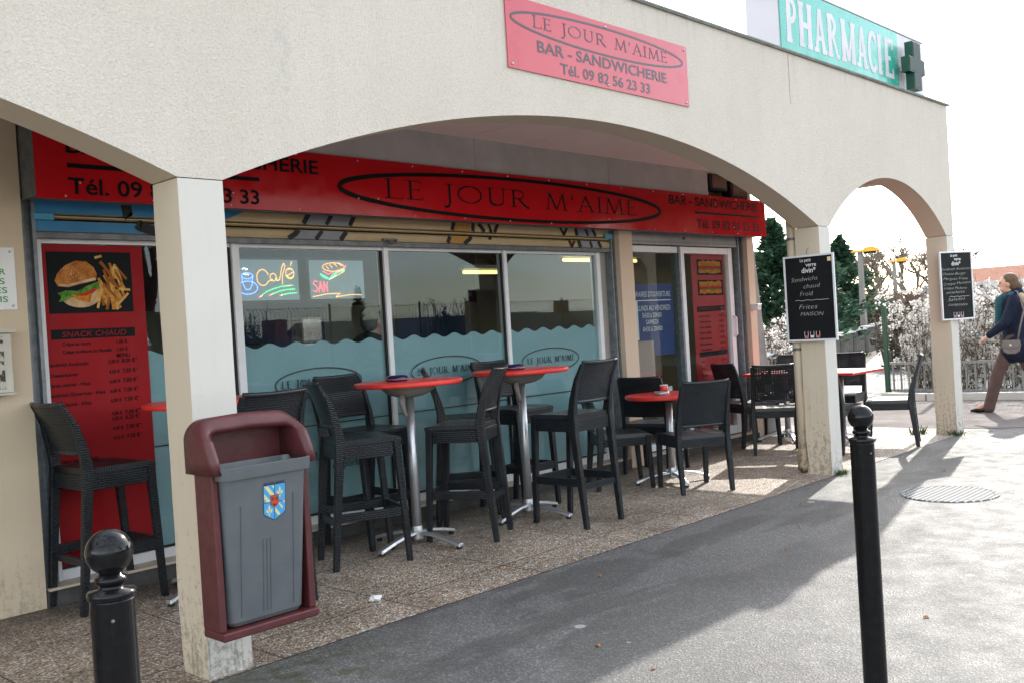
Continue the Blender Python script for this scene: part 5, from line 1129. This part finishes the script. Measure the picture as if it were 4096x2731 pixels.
def conifer(loc, h, r_, lab, seed, n=2600):
    t = thing('conifer', lab, 'tree', loc, 0, 'dark conifers beyond the arcade'); rg = random.Random(seed)
    m = MB(); m.tube([(0,0,-.3),(0,0,h*.5),(0,0,h*.97)], [.16,.09,.015], 8); m.build('trunk', BARK, t)
    m = MB()
    nb = int(n/16)
    for i in range(nb):
        f = (i/nb)**.8; z = .12*h+.88*h*f; rr = r_*((1-f)**.8)*rg.uniform(.35,1.2)*(.82+.25*math.sin(z*7+seed))+.05; a = rg.uniform(0,6.283); tip = Vector((math.cos(a)*rr, math.sin(a)*rr, z-rr*.18+.1*rg.random()))
        root = Vector((0,0,z)); side = Vector((-math.sin(a), math.cos(a), 0))
        for k in range(18):
            g = rg.random()**.6; c = root.lerp(tip, g)+side*rg.gauss(0,.10*rr+.02)*(1.15-g*.6)+Vector((0,0,rg.gauss(0,.07))); L_ = rg.uniform(.10,.22)*(.5+.3*r_); dd = (Vector((math.cos(a), math.sin(a), rg.uniform(-.1,.7)))+side*rg.gauss(0,.5)).normalized(); ww = dd.cross(Vector((rg.gauss(0,1), rg.gauss(0,1), rg.gauss(0,1)))).normalized()*L_*.22
            m.add([c-dd*L_*.5, c+ww, c+dd*L_*.6, c-ww], [(0,1,2,3)])
    m.build('crown', CONIF, t)
conifer((23.0,12.40,0), 3.65, 2.1, 'tall dark conifer seen between the sign and the pillar', 1, 6500)
conifer((34,15.75,0), 3.85, 2.5, 'dark conifer just right of the pillar behind the first blackboard', 2, 5600)
conifer((28.5,13.75,0), 3.3, 1.9, 'lower conifer behind the pillar between the two tall ones', 3, 4200)
def bare_tree(loc, h, lab, seed, lv=6, spread=.62, thick=.022, col=BARK, grp='bare trees in the distance', rmin=.017):
    t = thing('bare_tree', lab, 'tree', loc, 0, grp); rg = random.Random(seed); tr = MB(); br = MB()
    def grow(p, d, L_, r_, k, mb):
        q = p+d*L_*.5+Vector((rg.gauss(0,.05), rg.gauss(0,.05), 0))*L_; e = p+d*L_+Vector((rg.gauss(0,.06), rg.gauss(0,.06), rg.gauss(0,.03)))*L_
        r_ = max(r_, rmin); mb.tube([p, q, e], [r_, max(r_*.85, rmin), max(r_*.68, rmin*.8)], 6 if k > 2 else 4 if k > 1 else 3, cap=False)
        if k == 0: return
        for i in range(3 if k > 1 else 4):
            a = rg.uniform(0,6.28); nd = (d+Vector((math.cos(a), math.sin(a), rg.uniform(-.15,.35)))*spread*rg.uniform(.6,1.2)).normalized(); grow(p.lerp(e, rg.uniform(.55,1)), nd, L_*rg.uniform(.62,.80), r_*.62, k-1, br)
    grow(Vector((0,0,-.2)), Vector((0,0,1)), h*.30, h*thick, lv, tr)
    tr.build('trunk', col, t); br.build('crown', col, t)
PALEB = m_noise('pale_grey_bark', (.16,.13,.105), (.26,.22,.18), 9, .9)
bare_tree((49,20.3,0), 6.6, 'spreading leafless tree just right of the left lamp post', 11, 5, .62, .024, PALEB); bare_tree((52,20.4,0), 6.9, 'leafless tree right behind the right lamp post', 12, 5, .62, .024, PALEB); bare_tree((54,19.7,0), 6.9, 'leafless tree between the right lamp post and the end pillar', 13, 5, .62, .024, PALEB); bare_tree((53,22.8,0), 6.5, 'leafless tree left of the left lamp post', 14, 5, .62, .024, PALEB)
def scrub(loc, w, d, h, n, seed, lab, tw=8, ws=1):
    m = MB(); rg = random.Random(seed)
    for i in range(n):
        p = Vector((rg.uniform(-w,w), rg.uniform(-d,d), 0)); pts = [p]; dr = Vector((0,0,1))
        for k in range(4): dr = dr+Vector((rg.gauss(0,.3), rg.gauss(0,.3), 0)); p = p+dr.normalized()*h*rg.uniform(.18,.3); pts.append(p)
        m.tube(pts, [.03,.022,.015,.01,.005], 3, cap=False)
        for q in pts[1:]:
            for k in range(tw):
                c = q+Vector((rg.gauss(0,.25), rg.gauss(0,.25), rg.gauss(0,.14))); e = Vector((rg.gauss(0,1), rg.gauss(0,1), rg.gauss(.3,1))).normalized()*rg.uniform(.12,.3); f = e.cross(Vector((rg.gauss(0,1), rg.gauss(0,1), rg.gauss(0,1)))).normalized()*rg.uniform(.006,.014)*ws
                m.add([c-f, c+f, c+e], [(0,1,2)])
    o = m.build('undergrowth', TWIG); o.location = loc; o['kind'] = 'stuff'; o['label'] = lab; o['category'] = 'undergrowth'
scrub((48,18.5,0), 9, 4.5, 2.0, 1300, 4, 'brown leafless undergrowth far behind the path and the lamp posts', 10, 1.8)
scrub((19.0,4.4,-.2), 1.0, 2.3, 1.25, 320, 5, 'tangle of brown twigs close behind the white blossom', 7, .8)
BROWNLEAF = m_leaf('brown_thicket', (.035,.028,.018), (.085,.07,.045), .15)
def thicket(loc, w, d, h, n, lab, seed, mt):
    t = thing('thicket_bush', lab, 'bush', loc, 0, 'dark bushes behind the blossom and the path'); rg = random.Random(seed); st = MB(); m = MB()
    for i in range(26):
        p = Vector((rg.uniform(-w,w)*.7, rg.uniform(-d,d)*.7, -.1)); e = p+Vector((rg.gauss(0,.25), rg.gauss(0,.25), h*rg.uniform(.7,1.1))); st.tube([p, (p+e)/2+Vector((rg.gauss(0,.06), rg.gauss(0,.06), 0)), e], [.025,.016,.006], 4)
        for k in range(5): f = p.lerp(e, rg.uniform(.5,1)); st.tube([f, f+Vector((rg.gauss(0,.18), rg.gauss(0,.18), rg.uniform(.1,.4)))], [.009,.004], 3)
    for i in range(n):
        a = rg.uniform(0,6.283); q = rg.random()**.5; zz = rg.random(); lump = .75+.35*mnoise.noise(Vector((a*1.3+seed, zz*3, 1))); k = math.sin(math.pi*min(1, .25+zz*.75))**.5
        c = Vector((math.cos(a)*w*q*lump*k, math.sin(a)*d*q*lump*k, zz*h*(.8+.3*mnoise.noise(Vector((math.cos(a)*2, math.sin(a)*2, seed)))))); u = Vector((rg.gauss(0,1), rg.gauss(0,1), rg.gauss(0,1))).normalized(); v = u.cross(Vector((rg.gauss(0,1), rg.gauss(0,1), rg.gauss(0,1)))).normalized(); L_ = rg.uniform(.03,.075)
        m.add([c-u*L_, c+v*L_*.4, c+u*L_, c-v*L_*.4], [(0,1,2,3)])
    st.build('branches', TWIG, t); m.build('foliage', mt, t)
for i, (x, y, w, d, h, n, lab) in enumerate([(21.5,8.5,.9,.9,1.55,3000,'dark brown bush behind the left end of the blossom'), (21.8,7.0,1.0,1.1,1.65,3400,'dark brown bush behind the blossom left of the end pillar'), (22.2,5.2,1.1,1.2,1.6,3400,'dark brown bush behind the blossom right of the end pillar'), (36,15.35,1.3,1.3,1.9,2600,'dark bush at the far end of the concrete wall'), (20.5,11.6,.8,.8,1.0,1800,'low dark bush under the tall conifer beside the concrete wall')]):
    thicket((x,y,0), w, d, h, n, lab, 70+i, BROWNLEAF)
# glazed lean-to roof low behind the arcade
t = thing('glazed_shelter', 'low shelter with a pale glazed roof left of the far pillar', 'shelter', (13.9,8.35,0), R(20))
m = MB(); m.add([(-.9,-.5,.62),(1.6,-.5,.66),(1.6,.9,.80),(-.9,.9,.76),(-.9,-.5,.64),(1.6,-.5,.68),(1.6,.9,.82),(-.9,.9,.78)], [(3,2,1,0),(4,5,6,7),(0,1,5,4),(1,2,6,5),(2,3,7,6),(3,0,4,7)]); m.build('roof', m_noise('pale_roof_glazing', (.30,.36,.40), (.38,.44,.48), 2, .25), t)
m = MB()
for x in (-.9, -.07, .76, 1.6): m.bar((x,-.5,.655+(x+.9)*.016), (x,.9,.795+(x+.9)*.016), .04, .05)
m.build('frame', ALUW, t)
m = MB()
for x in (-.85, 1.55):
    for y in (-.45, .85): m.bar((x,y,0), (x,y,.61+(y+.5)*.1), .06, .06)
m.build('post', STEELD, t)
def house(loc, rz, w, d, he, hr, lab, wall, roof, wins=True, grp=None, chim=True):
    t = thing('house', lab, 'house', loc, rz, grp)
    m = MB(); m.add([(-w,-d,-2),(w,-d,-2),(w,d,-2),(-w,d,-2),(-w,-d,he),(w,-d,he),(w,d,he),(-w,d,he),(-w,0,he+hr),(w,0,he+hr)], [(0,1,5,4),(2,3,7,6),(1,2,6,9,5),(3,0,4,8,7),(0,3,2,1)]); m.build('wall', wall, t)
    m = MB(); e = .25; k = hr/d
    for s in (-1, 1):
        a = [(-w-e, s*(d+e), he-k*e+.02), (w+e, s*(d+e), he-k*e+.02), (w+e, 0, he+hr+.02), (-w-e, 0, he+hr+.02)]; b = [(x, y, z+.12) for x, y, z in a]
        m.add(a+b, [(3,2,1,0),(4,5,6,7),(0,1,5,4),(1,2,6,5),(2,3,7,6),(3,0,4,7)])
    rf = m.build('roof', roof, t)
    if chim:
        m = MB(); m.box((w*.4,-.3,he+hr-.3), (w*.4+.5,.3,he+hr+.7)); m.build('chimney', ROOFRED, rf)
    if wins:
        for s in (-1, 1):
            for x in (-w*.5, w*.5):
                m = MB(); a, b = sorted((s*(d+.01), s*(d+.05))); m.box((x-.5,a,he-1.5), (x+.5,b,he-.4)); f = m.build('window', WHITEPL, t)
                m = MB(); a, b = sorted((s*(d+.052), s*(d+.06))); m.box((x-.42,a,he-1.42), (x+.42,b,he-.48)); m.build('pane', mat('house_pane', (.05,.07,.09), .1), f)
house((42,13.75,-.6), R(100), 1.7, 1.0, 2.15, .45, 'pale house gable with a dark roof edge behind the end pillar', PLASTER, SLATE, False, None, False)
house((47,12.4,-.6), R(100), 4.2, 3.0, 1.95, 1.35, 'house with a long red tiled roof behind the walking woman', DARKRENDER, ROOFRED, True, None, False)
# across the street, seen only mirrored in the shop windows
wire_fence('mesh_fence', 'tall wire fence with a curved top across the street, mirrored in the shop windows', [(-8,-6.6,0),(34,-6.6,0)], 2.1, .0035, .10, .25, DGREEN, .018, .10)
for i, (x, y, w, d, he, hr, rz, wall, roof, lab) in enumerate([(7,-15,4,3,.6,1.0,5,DARKRENDER,ROOFRED,'dark house with a red roof across the street, left in the mirrored view'), (15,-15,5,3.2,.4,1.0,-8,DARKRENDER,SLATE,'low slate roofed house across the street in the middle of the mirrored view'), (25,-17,5,3.5,.7,1.2,12,DARKRENDER,SLATE,'slate roofed house across the street at the right of the mirrored view'), (40,-9,7,5,7.0,2.0,80,DARKRENDER,SLATE,'unseen tall dark house added down the street to block bright sky from the door glass'), (36,-22,6,3.5,.8,1.2,4,DARKRENDER,SLATE,'low house far across the street in the mirrored view')]):  # tall house is added out of view, keeps bright sky out of the door reflection
    house((x,y,0), R(rz), w, d, he, hr, lab, wall, roof)
conifer((17.6,-11.5,0), 2.75, .6, 'narrow conifer across the street mirrored in the first window', 5, 1500); conifer((19.8,-13,0), 2.3, .7, 'small conifer across the street mirrored beside the narrow one', 6, 1200)
for i, x in enumerate((12.5, 14.6, 22, 28.5)): thicket((x,-12.6,0), 1.2+.3*(i%2), 1.0, 2.0+.25*(i%3), 2200, ('round dark bush across the street at the left of the first window mirror', 'dark bush across the street mirrored beside the red roof', 'dark bush across the street mirrored in the second window', 'dark bush across the street mirrored in the third window')[i], 90+i, CONIF)
bare_tree((8.0,-8.6,0), 8.5, 'tall leafless tree across the street mirrored in the left window', 17, 6, .6, .022, BARK, 'bare trees across the street'); bare_tree((11.2,-11,0), 8.5, 'leafless tree across the street beside the tall one', 18, 6, .6, .022, BARK, 'bare trees across the street')
m = MB(); rg = random.Random(8)
for i in range(16000):
    x = rg.uniform(-8,40); y = -9.5+rg.uniform(-.6,.6); hh = .95+.25*math.sin(x*.7)+.2*math.sin(x*1.9+1); z = rg.uniform(0,1)*hh; c = Vector((x,y,z)); a = Vector((rg.gauss(0,1), rg.gauss(0,1), rg.gauss(0,1))).normalized()*rg.uniform(.05,.10); b = a.cross(Vector((rg.gauss(0,1), rg.gauss(0,1), rg.gauss(0,1)))).normalized()*rg.uniform(.03,.06)
    m.add([c+a, c+b, c-a, c-b], [(0,1,2,3)])
o = m.build('hedge', CONIF); tag(o, 'long dark clipped hedge across the street behind the tall wire fence', 'hedge')

# ------------------------------------------------------------------ inside the shop
def tube_lamp(x0, x1, y, z, lab):
    t = thing('strip_light', lab, 'ceiling light', ((x0+x1)/2,y,z), 0, 'strip lights inside the shop'); h = (x1-x0)/2
    m = MB(); m.tube([(-h,0,0),(h,0,0)], .018, 10); m.build('tube', mat('lit_tube', (1,.85,.45), .4, emit=(1,.78,.22), es=.75), t)
    m = MB(); m.box((-h-.03,-.04,.03), (h+.03,.04,.07)); m.build('fitting', WHITEPL, t)
    m = MB(); m.tube([(-h*.7,0,.07),(-h*.7,0,2.6-z)], .004, 5); m.tube([(h*.7,0,.07),(h*.7,0,2.6-z)], .004, 5); m.build('hanger', STEELD, t)
tube_lamp(9.75-2.0, 10.3-1.3, 6.55, 2.02, 'yellow lit strip light seen through the door glass'); tube_lamp(6.75, 7.25, 7.0, 1.93, 'short yellow strip light seen through the second window')
t = thing('vending_dispenser', 'old metal sweet dispenser behind the first window', 'dispenser', (4.20,6.05,.1))
m = MB(); m.box((-.06,-.06,0), (.06,.06,1.0)); m.build('stand', STEELD, t)
m = MB(); m.box((-.09,-.09,1.001), (.09,.09,1.20)); m.build('body', m_noise('rusty_red_metal', (.16,.08,.05), (.35,.26,.2), 14, .35, .6), t, bevel=.01)
m = MB(); m.box((-.10,-.10,1.201), (.10,.10,1.225)); m.build('band', ALU, t)
m = MB(); m.box((-.085,-.085,1.226), (.085,.085,1.42)); m.build('globe', m_noise('scuffed_globe', (.30,.22,.20), (.5,.45,.42), 16, .2, .3), t, bevel=.02)
t = thing('wooden_stool', 'brown wooden stool with a black seat behind the first window', 'stool', (3.75,6.15,.1))
m = MB(); m.lathe((0,0,0), [(.16,1.17),(.17,1.19),(.17,1.235),(.15,1.25)], 24); m.build('seat', GLIDE, t, smooth=True)
m = MB(); m.lathe((0,0,0), [(.14,1.03),(.145,1.169)], 24); m.build('drum', WOODB, t)
for a in (45,135,225,315):
    m = MB(); m.bar((.16*math.cos(R(a)),.16*math.sin(R(a)),0), (.10*math.cos(R(a)),.10*math.sin(R(a)),1.03), .035, .035); m.build('leg', WOODB, t)
t = thing('shop_counter', 'long dark counter at the back of the shop', 'counter', (5.5,8.4,.1))
m = MB(); m.box((-2.2,-.3,0), (2.2,.3,1.0)); m.build('front', WOODB, t); m = MB(); m.box((-2.3,-.36,1.001), (2.3,.34,1.05)); m.build('worktop', STEELD, t)

# ------------------------------------------------------------------ people
def person(loc, heading, label, caps, clothes, hair, group=None):
    """caps / clothes: capsule lists in local space, x = left, y = forward, z = up"""
    t = thing('person', label, 'person', loc, R(heading-90), group)
    def skin_mesh(name, mt, lst, vox, par=t):
        m = MB()
        for c in lst:
            if len(c) == 4: m.capsule(c[0], c[1], c[2], c[3])
            else: m.ball(c[0], c[1], 14, 10, c[2])
        o = m.build(name, mt, par, smooth=True); r_ = o.modifiers.new('remesh', 'REMESH'); r_.mode = 'VOXEL'; r_.voxel_size = vox; r_.use_smooth_shade = True
        s = o.modifiers.new('smooth', 'SMOOTH'); s.iterations = 3; s.factor = .5
        return o
    b = skin_mesh('body', SKIN, caps, .009)
    for name, mt, lst, vox in clothes: skin_mesh(name, mt, lst, vox, t)
    for name, mt, lst, vox in hair: skin_mesh(name, mt, lst, vox, b)
    return t, b
def head_caps(c, s=1.0, tilt=0):
    """head with face: skull, jaw, nose, brow, lips, ears, neck"""
    x, y, z = c
    return [((x,y-.008*s,z+.02*s), .095*s, (.80,1.0,1.05)), ((x,y+.030*s,z-.055*s), .060*s, (.88,.95,1.0)), ((x,y+.045*s,z-.088*s), .030*s, (1,.8,.8)),
            ((x,y+.088*s,z+.012*s), .010*s, (x,y+.106*s,z-.022*s), .013*s), ((x,y+.078*s,z+.040*s), .022*s, (1.7,.6,.6)), ((x,y+.086*s,z-.055*s), .012*s, (1.8,.7,.7)),
            ((x+.074*s,y-.008*s,z-.005*s), .026*s, (.35,.7,1)), ((x-.074*s,y-.008*s,z-.005*s), .026*s, (.35,.7,1)),
            ((x,y-.02*s,z-.05*s), .052*s, (x,y-.045*s,z-.20*s), .058*s)]
def hand_caps(w, d, s, spread=(1,0,0)):
    """palm, four bent fingers and a thumb: w wrist, d direction of the hand"""
    w, d, sp_ = Vector(w), Vector(d).normalized(), Vector(spread).normalized(); out = [(w, .022*s, w+d*.055*s, .028*s)]; nrm = d.cross(sp_).normalized()
    for i, (o, L_) in enumerate(((-.026,.060), (-.009,.070), (.009,.066), (.026,.052))):
        a = w+d*.07*s+sp_*o*s; b = a+(d*.9+nrm*.35)*L_*.55*s; c = b+(d*.55+nrm*.8)*L_*.5*s; out += [(a,.0092*s,b,.0085*s), (b,.0085*s,c,.0072*s)]
    a = w+d*.02*s-sp_*.026*s; b = a+(d*.6-sp_*.7+nrm*.2)*.035*s; c = b+(d*.9-sp_*.2+nrm*.3)*.03*s; out += [(a,.012*s,b,.010*s), (b,.010*s,c,.0085*s)]
    return out
NAVY = m_noise('navy_quilted_coat', (.006,.009,.024), (.012,.017,.038), 6, .75, 0, .5, 3, .02, spec=.2); BROWNT = m_noise('brown_trousers', (.075,.042,.036), (.10,.058,.05), 10, .85); SHOE = mat('black_leather', (.012,.012,.012), .25)
HAIRB = m_noise('light_brown_hair', (.075,.04,.022), (.15,.085,.045), 30, .65, 0, .7, 5, .006); TEAL = m_noise('teal_scarf', (.008,.05,.075), (.02,.10,.12), 14, .9, 0, .4); FUR = m_noise('pale_fur', (.35,.26,.17), (.55,.44,.31), 40, .9, 0, .6)
HD = (0,.06,1.515)
wcaps = head_caps(HD, .98)+[((0,-.02,.92), .12, (0,0,1.28), .13)]+[((.16,0,1.30), .045, (.20,.10,1.05), .04), ((.20,.10,1.05), .037, (.17,.30,.905), .027), ((-.16,0,1.30), .045, (-.21,-.14,1.06), .04), ((-.21,-.14,1.06), .037, (-.19,-.20,.82), .027)]
wcaps += hand_caps((.17,.305,.90), (0,.85,-.5), .95, (1,0,0))+hand_caps((-.19,-.205,.815), (0,-.1,-1), .95, (0,1,0))
wcaps += [((.085,.02,.88), .075, (.095,.20,.50), .055), ((.095,.20,.50), .05, (.09,.315,.12), .036), ((.09,.315,.12), .034, (.09,.44,.05), .03), ((-.085,-.02,.88), .075, (-.095,-.12,.50), .055), ((-.095,-.12,.50), .05, (-.09,-.42,.18), .036), ((-.09,-.42,.18), .034, (-.09,-.36,.06), .03)]
coat = [((0,0,1.30), .150, (.0,-.005,1.05), .155), ((0,-.005,1.05), .155, (0,-.02,.76), .185), ((.09,.0,.80), .13, (.08,.06,.70), .13), ((-.09,-.02,.80), .13, (-.08,-.08,.70), .13), ((.15,0,1.31), .075, (-.15,0,1.31), .075), ((.165,.0,1.30), .070, (.205,.10,1.06), .062), ((.205,.10,1.06), .062, (.175,.275,.925), .047), ((-.165,0,1.30), .070, (-.215,-.14,1.06), .062), ((-.215,-.14,1.06), .062, (-.19,-.19,.85), .047), ((0,-.02,1.36), .095, (0,-.03,1.40), .085)]
trou = [((.085,.02,.86), .098, (.095,.20,.50), .074), ((.095,.20,.50), .074, (.09,.315,.10), .066), ((.09,.315,.10), .068, (.09,.33,.055), .070), ((-.085,-.02,.86), .098, (-.095,-.12,.50), .074), ((-.095,-.12,.50), .074, (-.09,-.41,.19), .066), ((0,0,.86), .11, (0,0,.90), .11)]
shoe = [((.09,.31,.045), .036, (.09,.44,.030), .034), ((.09,.44,.030), .034, (.09,.52,.022), .018), ((.09,.295,.032), .030, (.09,.295,.026), .024), ((-.09,-.44,.15), .036, (-.09,-.35,.06), .034), ((-.09,-.35,.06), .034, (-.09,-.29,.025), .022)]
scf = [((.07,.02,1.375), .055, (-.07,.02,1.375), .055), ((.05,.10,1.36), .055, (-.05,.10,1.36), .055), ((.03,.15,1.33), .055, (.02,.17,1.05), .05), ((.0,.15,1.33), .05, (-.03,.16,1.10), .05)]
hair = [((0,.03,HD[2]+.035), .100, (.86,1.0,1.0)), ((0,-.035+.06,HD[2]-.005), .092, (.88,.95,1.1)), ((0,-.06+.0,HD[2]-.03), .06, (1,1,1.1)), ((0,-.085,HD[2]-.045), .045, (1.1,1,1))]
hair = [((HD[0], HD[1]-.030, HD[2]+.040), .098, (.84,.98,.98)), ((HD[0], HD[1]-.055, HD[2]+.0), .082, (.95,.90,1.15)), ((HD[0], HD[1]-.115, HD[2]-.03), .048, (1.1,1,1)), ((HD[0], HD[1]-.10, HD[2]-.085), .045, (1.2,.9,1.2))]
fur = [((.10,-.08,1.36), .045, (-.10,-.08,1.36), .045), ((.10,-.08,1.36), .04, (.06,-.15,1.22), .045), ((-.10,-.08,1.36), .04, (-.06,-.15,1.22), .045)]
def mirror(lst):
    f = lambda q: (-q[0], q[1], q[2])
    return [(f(c[0]), c[1], f(c[2]), c[3]) if len(c) == 4 else (f(c[0]), c[1], c[2]) for c in lst]
wcaps, coat, trou, shoe, scf, hair, fur = [mirror(q) for q in (wcaps, coat, trou, shoe, scf, hair, fur)]
wm, wb = person((12.66,3.72,.004), 106, 'woman in a dark blue padded coat and teal scarf walking past the end pillar', wcaps,
    [('coat', NAVY, coat, .016), ('trousers', BROWNT, trou, .013), ('shoes', SHOE, shoe, .008), ('scarf', TEAL, scf, .012), ('fur_trim', FUR, fur, .012)], [('hair', HAIRB, hair, .010)])
# eyes and coat seams
m = MB()
for s in (-1, 1): m.ball((s*.032,.06+.078,HD[2]+.018), .009, 10, 8)
m.build('eyes', mat('eye', (.05,.04,.03), .1), wb, smooth=True)
bag = thing('shoulder_bag', 'taupe shoulder bag hanging at the side of the walking woman', 'bag', (12.66,3.72,.004), R(16))
BS = lambda q: [(y*.72+.02, .79+(z-.79)*.72) for y, z in q]
m = MB(); pts = [(-.13,.88),(.13,.88),(.14,.80),(.12,.70),(.06,.66),(-.06,.66),(-.12,.70),(-.14,.80)]; pts = BS(pts)
m.add([(-.235,y+.03,z) for y, z in pts]+[(-.295,y+.03,z) for y, z in pts], [tuple(range(8))[::-1], tuple(range(8,16))]+[(i, (i+1)%8, 8+(i+1)%8, 8+i) for i in range(8)]); LEA = m_noise('taupe_leather', (.13,.10,.095), (.17,.135,.125), 8, .5, 0, .2); m.build('pouch', LEA, bag, bevel=.012)
m = MB(); m.add([(-.296,y+.03,z) for y, z in BS(((-.13,.885),(.13,.885),(.12,.79),(.05,.75),(-.05,.75),(-.12,.79)))]+[(-.304,y+.03,z) for y, z in BS(((-.13,.885),(.13,.885),(.12,.79),(.05,.75),(-.05,.75),(-.12,.79)))], [tuple(range(6))[::-1], tuple(range(6,12))]+[(i, (i+1)%6, 6+(i+1)%6, 6+i) for i in range(6)]); m.build('flap', LEA, bag, bevel=.004)
m = MB(); m.tube([(-.262,-.02,.85),(-.25,-.05,1.0),(-.22,-.10,1.2),(-.10,-.04,1.42),(.0,.02,1.45),(.1,.0,1.42)], .011, 6); m.build('strap', LEA, bag, smooth=True)
m = MB(); m.ball((-.306,.06,.80), .014, 10, 8, (.4,1,1)); m.build('clasp', ALU, bag, smooth=True)
# customer inside the shop, seated on a bar stool
BLK = m_noise('black_jacket', (.010,.010,.012), (.018,.018,.02), 6, .8)
H2 = (0,.10,1.36)
mc = head_caps(H2, 1.0)+[((0,0,.76), .13, (0,.03,1.12), .13), ((.18,.02,1.14), .05, (.24,.12,.92), .04), ((.24,.12,.92), .04, (.12,.36,.92), .03), ((-.18,.02,1.14), .05, (-.24,.12,.92), .04), ((-.24,.12,.92), .04, (-.12,.36,.92), .03), ((.09,.02,.78), .085, (.11,.42,.76), .06), ((.11,.42,.76), .058, (.11,.40,.36), .042), ((.11,.40,.36), .04, (.11,.52,.30), .035), ((-.09,.02,.78), .085, (-.11,.42,.76), .06), ((-.11,.42,.76), .058, (-.11,.40,.36), .042), ((-.11,.40,.36), .04, (-.11,.52,.30), .035)]
mc += hand_caps((.12,.365,.92), (-.3,.9,-.1), 1, (1,0,0))+hand_caps((-.12,.365,.92), (.3,.9,-.1), 1, (1,0,0))
jk = [((0,0,.80), .165, (0,.03,1.12), .17), ((.18,.02,1.13), .08, (-.18,.02,1.13), .08), ((.19,.02,1.14), .07, (.25,.12,.92), .06), ((.25,.12,.92), .06, (.13,.34,.92), .045), ((-.19,.02,1.14), .07, (-.25,.12,.92), .06), ((-.25,.12,.92), .06, (-.13,.34,.92), .045), ((0,.03,1.16), .09, (0,.04,1.22), .075)]
tr2 = [((.09,.02,.78), .10, (.11,.42,.76), .078), ((.11,.42,.76), .075, (.11,.40,.36), .06), ((-.09,.02,.78), .10, (-.11,.42,.76), .078), ((-.11,.42,.76), .075, (-.11,.40,.36), .06)]
sh2 = [((.11,.37,.30), .042, (.11,.56,.275), .036), ((-.11,.37,.30), .042, (-.11,.56,.275), .036)]
hr2 = [((H2[0],H2[1]-.030,H2[2]+.045), .097, (.84,1.0,.95)), ((H2[0],H2[1]-.05,H2[2]), .080, (.95,.9,1.0))]
person((4.86,6.2,.1), 10, 'man in a black jacket sitting inside behind the first window', mc, [('jacket', BLK, jk, .016), ('trousers', SLATE, tr2, .015), ('shoes', SHOE, sh2, .010)], [('hair', mat('grey_hair', (.10,.095,.09), .7), hr2, .012)])
dup(stool0, (4.86,6.2,.1), R(10-90), 'bar stool inside the shop under the seated man')
t = thing('cafe_table', 'high table inside the shop in front of the seated man', 'table', (5.32,6.28,.1))
m = MB(); m.lathe((0,0,0), [(.30,.84),(.31,.85),(.31,.865),(.30,.87)], 32); m.build('tabletop', WOODB, t); m = MB(); m.lathe((0,0,0), [(.2,0),(.2,.02),(.03,.04),(.03,.84)], 20); m.build('pole', STEELD, t)
